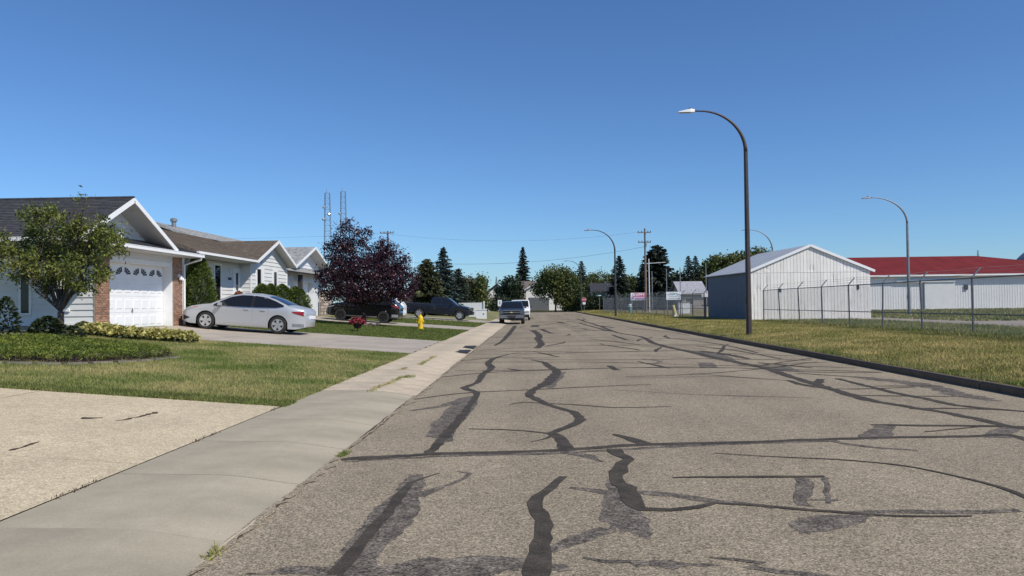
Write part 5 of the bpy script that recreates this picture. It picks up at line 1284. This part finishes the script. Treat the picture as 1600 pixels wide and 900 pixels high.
shrub('columnar_cedar', 'tall pointed green cedar between the two houses', 'shrub', gx(305,cd), cd, .74, .74, gz(318,397,cd)-.85, 'cedar', 6500, .13, shape=2.2, up=.9, asp=.4)
shrub('small_bush', 'low leafy bush at the foot of the downspout', 'shrub', gx(284,31), 31.2, .35, .3, .75, 'cedar', 900, .11)
for i, (px, w, top, d) in enumerate(((406,.62,442,37.0),(420,.55,441,37.4),(438,.7,440,37.6),(460,.75,442,37.8))):
    shrub('globe_cedar', ('leftmost globe cedar above the sedan roof', 'second globe cedar from the left above the sedan', 'third globe cedar from the left above the sedan', 'rightmost globe cedar above the sedan boot')[i], 'shrub', gx(px,d), d, w, .6, gz(px,top,d)-.85, 'cedar', 3200, .12, asp=.45, group='globe cedars under the brown roofed gable', shape=3.5, up=.5)
# hanging basket and porch flowers of the second house
def flowers(name, label, x, y, z0, r, h, m, n, pot=True, stand=0):
    E = thing(name, label, 'flowers', (x, y, z0))
    if stand: MB().tube([(0,0,0),(0,0,stand)], .02, 6).lathe([(.22,0),(.22,.015)], 12).build('stand', MT['pole_dark'], E)
    if pot: MB().lathe([(r*.35,stand),(r*.62,stand+h*.5),(r*.66,stand+h*.5),(r*.6,stand+h*.48)], 12).build('pot', MT['bark_dark'], E)
    u = rng.normal(size=(n, 3)); u /= np.linalg.norm(u, axis=1)[:, None]; u *= (rng.random(n)**.4)[:, None]; u[:, 2] = np.abs(u[:, 2])*1.2-.25
    P = u*np.array([r, r, h*.5])+np.array([0, 0, stand+h*.6])
    leafmesh('leaves', P[:n//3]*np.array([.95,.95,.98]), .10, .6, MT['leaf_dark'], E); leafmesh('blossoms', P[n//3:], .075, .95, MT[m], E)
    return E
x = gx(557, 36.0); flowers('flower_planter', 'planter of deep red flowers on the lawn by the purple tree', x, 36.0, zl(x)-.01, .40, .50, 'flower_red', 2600, stand=.14)
flowers('flower_pot', 'tall pot of orange flowers by the front door', gx(369,36.6), 36.6, 1.1, .26, .7, 'flower_orange', 1400, stand=.55)
flowers('flower_pot', 'small pot of coral flowers behind the sedan windscreen', gx(355,35), 35.0, .95, .2, .45, 'flower_orange', 800, stand=.3)
# front bed of the garage house
for i in range(15):
    t = i/14; x = -13.5+3.2*t+random.uniform(-.1,.1); y = 22.9+.8*t*0+random.uniform(-.25,.3)+(.25 if i % 2 else -.15)
    E = thing('variegated_plant', 'cream and green variegated plant in the bed before the garage', 'plant', (x, y, zl(x)-.02), 0, 'variegated plants in the garage bed')
    n = 260; a = rng.random(n)*2*math.pi; r = rng.random(n)**.6*.36; P = np.stack([r*np.cos(a), r*np.sin(a), .08+.28*(1-(r/.4)**2)*rng.uniform(.6,1.1,n)], 1)
    leafmesh('leaves', P, .12, .6, MT['hosta'], E, dirs=np.stack([np.cos(a), np.sin(a), np.full(n, .25)], 1))
    leafmesh('under_leaves', P[:90]*np.array([1,1,.5]), .12, .5, MT['leaf_dark'], E)
shrub('dark_shrub', 'dark green shrub at the foot of the young tree', 'shrub', gx(62,20.4), 20.4, .40, .35, .62, 'leaf_dark', 900, .12, core=False, asp=.6)
shrub('dark_shrub', 'dark leafy shrub cut by the left photo edge', 'shrub', gx(-4,19), 19.0, .26, .3, 1.1, 'leaf_dark', 420, .13, core=False, asp=.6)
shrub('low_plant', 'small dark plant right of the young tree trunk', 'plant', gx(103,20.8), 20.8, .28, .28, .4, 'leaf_dark', 420, .10, core=False)
# spreading juniper with its mulch and stone edging
J = [(-12.6,14.6),(-10.6,14.9),(-9.4,15.5),(-8.7,16.8),(-8.5,18.2),(-9.2,19.3),(-10.8,19.9),(-12.8,20.2)]
E = thing('juniper', 'low spreading bright green juniper in the stone edged bed', 'shrub', (-10.6, 17.3, zl(-10.6)))
from mathutils.geometry import tessellate_polygon
def in_poly(p, poly):
    c = False; n = len(poly)
    for i in range(n):
        (x0, y0), (x1, y1) = poly[i], poly[(i+1) % n]
        if (y0 > p[1]) != (y1 > p[1]) and p[0] < (x1-x0)*(p[1]-y0)/(y1-y0)+x0: c = not c
    return c
bed = MB().poly([(x, y, zl(x)+.012) for x, y in [((x+10.8)*1.06-10.8, (y-17.3)*1.10+17.3-.12) for x, y in J]]).build('mulch', MT['soil'], E, world=True)
pts = []; tips = []
while len(pts) < 42000:
    p = (random.uniform(-12.9,-8.4), random.uniform(14.5,20.3))
    if not in_poly(p, J): continue
    e = min(math.hypot(p[0]-(a[0]+(b_[0]-a[0])*t), p[1]-(a[1]+(b_[1]-a[1])*t)) for a, b_ in zip(J, J[1:]+J[:1]) for t in (0,.25,.5,.75,1))
    hh = min(1, .62+e/.8)*(.20+.10*mnoise.noise(Vector((p[0]*1.8, p[1]*1.8, 0)))); pts.append((p[0], p[1], zl(p[0])+hh*(.3+.7*random.random()**.4)))
n = len(pts); leafmesh('foliage', pts, .085, .20, MT['juniper'], E, dirs=np.tile([.3,-.3,.55], (n,1))+rng.normal(size=(n,3))*.4, world=True)
tw = [(p[0], p[1], zl(p[0])+.14*random.random()) for p in pts if p[1] < 16.6 or p[0] > -9.3][:9000]
leafmesh('stems', tw, .10, .14, MT['bark'], E, world=True)
em = MB().hexa([(-.21,-.06,0),(.21,-.06,0),(.21,.06,0),(-.21,.06,0),(-.205,-.05,.045),(.205,-.05,.045),(.205,.05,.045),(-.205,.05,.045)]).mesh('edging_stone', MT['stone_edge'])
for i in range(4):
    a, b_ = Vector(J[i]), Vector(J[i+1]); a = (a-Vector((-10.8,17.3)))*1.09+Vector((-10.8,17.15)); b_ = (b_-Vector((-10.8,17.3)))*1.09+Vector((-10.8,17.15)); k = int((b_-a).length/.44)
    for j in range(k):
        p = a.lerp(b_, (j+.5)/k); link('edging_stone', em, E, world=True, loc=(p.x, p.y, zl(p.x)-.01), rot=(0, .06, math.atan2(b_.y-a.y, b_.x-a.x)+random.uniform(-.06,.06)))

# ---------------------------------------------------------------- grass
def grass(name, label, n, sampler, hf, h, w, m, lean=.5):
    P = sampler(n); z = np.array([hf(v) for v in P[:, 0]])-.015
    B = np.column_stack([P, z]); k = len(B)
    a = rng.random(k)*2*math.pi; dirs = np.stack([np.cos(a)*lean, np.sin(a)*lean, np.ones(k)], 1)
    hs = h*rng.uniform(.5, 1.4, k)
    o = leafmesh(name, B, hs, w, MT[m], None, dirs=dirs, tri=True); o['kind'] = 'stuff'
    return tag(o, label, 'grass')
def rect(x0, x1, y0, y1, near=2.0, bad=None):
    def f(n):
        u = rng.random(n)**near if near != 1 else rng.random(n)
        P = np.column_stack([rng.uniform(x0, x1, n), y0+(y1-y0)*u])
        if bad is not None: P = P[~bad(P)]
        return P
    return f
Jn = np.array(J); jx0 = Jn.min(0); jb = lambda P: np.array([in_poly(p, J) for p in P]) if False else ((P[:,0] < -8.9) & (P[:,1] > 15.6) & (P[:,1] < 19.6))
grass('lawn_grass', 'green and straw coloured lawn before the garage house', 190000, rect(-13.6, -3.74, 11.62, 24.15, 1.25, jb), zl, .055, .20, 'blade')
grass('lawn_edge_grass', 'lush green grass fringe along the near driveway', 26000, rect(-13.6, -3.7, 11.58, 12.15, 1), zl, .07, .18, 'blade_green')
grass('lawn_grass', 'green lawn around the purple tree and hydrant', 60000, rect(-13.6, -3.72, 32.25, 45.6, 1), zl, .07, .35, 'blade_green')
grass('lawn_grass', 'short lawn strip between the crossover and the black pickup', 14000, rect(-13.6, -3.72, 51.3, 62.9, 1), zl, .08, .5, 'blade_green')
grass('verge_grass', 'dry yellow green grass on the verge beside the kerb', 230000, rect(8.0, 15.3, 11, 62, 1.7), zr, .08, .26, 'blade_dry')
grass('verge_edge_grass', 'ragged grass fringe overhanging the kerb', 34000, rect(7.97, 8.25, 10, 75, 1.4), zr, .09, .22, 'blade')
grass('verge_grass', 'far dry grass on the verge beyond the shed', 40000, rect(8.0, 14.0, 62, 140, 1.3), zr, .10, .9, 'blade_dry')
grass('field_grass', 'longer green grass under and behind the fence', 60000, rect(14.4, 20.2, 14, 50, 1.2), zr, .16, .22, 'blade')
grass('field_grass', 'green grass field between gravel path and red roofed hall', 50000, rect(24, 62, 44, 92, 1.2), zr, .16, .8, 'blade')
def weeds(name, label, lines, n, spread, h):
    P = []
    for (x0, y0, x1, y1) in lines:
        t = rng.random(n); P.append(np.column_stack([x0+(x1-x0)*t+rng.normal(size=n)*spread, y0+(y1-y0)*t+rng.normal(size=n)*spread*2.0]))
    P = np.concatenate(P); B = np.column_stack([P, np.full(len(P), .10) if P[:,0].mean() < -2.4 else np.full(len(P), .003)])
    o = leafmesh(name, B, h*rng.uniform(.5,1.4,len(P)), .25, MT['blade'], None, dirs=np.tile([0,0,.5], (len(P),1))+rng.normal(size=(len(P),3))*.4, tri=True); o['kind'] = 'stuff'; tag(o, label, 'weeds')
w = lambda a, b, c, d_: (*road(a, b, .1), *road(c, d_, .1))
weeds('weeds', 'dry weeds growing in cracks of the buff pavement', [w(575,612,595,603), w(592,604,612,598), w(610,597,626,590), w(626,590,646,588), w(664,565,678,557), w(655,570,662,566), w(625,578,634,576)], 170, .035, .05)
weeds('weeds', 'green weed tuft at the gutter edge in the foreground', [(*road(316,878), *road(336,862)), (*road(528,714), *road(540,708))], 130, .02, .05)
Yj = rng.uniform(4, 34, 5000); Bj = np.column_stack([rng.normal(-3.785, .016, 5000), Yj, np.full(5000, .108)])
keep = np.sin(Yj*2.3)+np.sin(Yj*5.1) > .55
o = leafmesh('weeds', Bj[keep], .028, .5, MT['soil'], None, dirs=np.tile([0,0,.6], (keep.sum(),1)), tri=True); o['kind'] = 'stuff'; tag(o, 'dead grass debris along the back edge of the pavement', 'weeds')
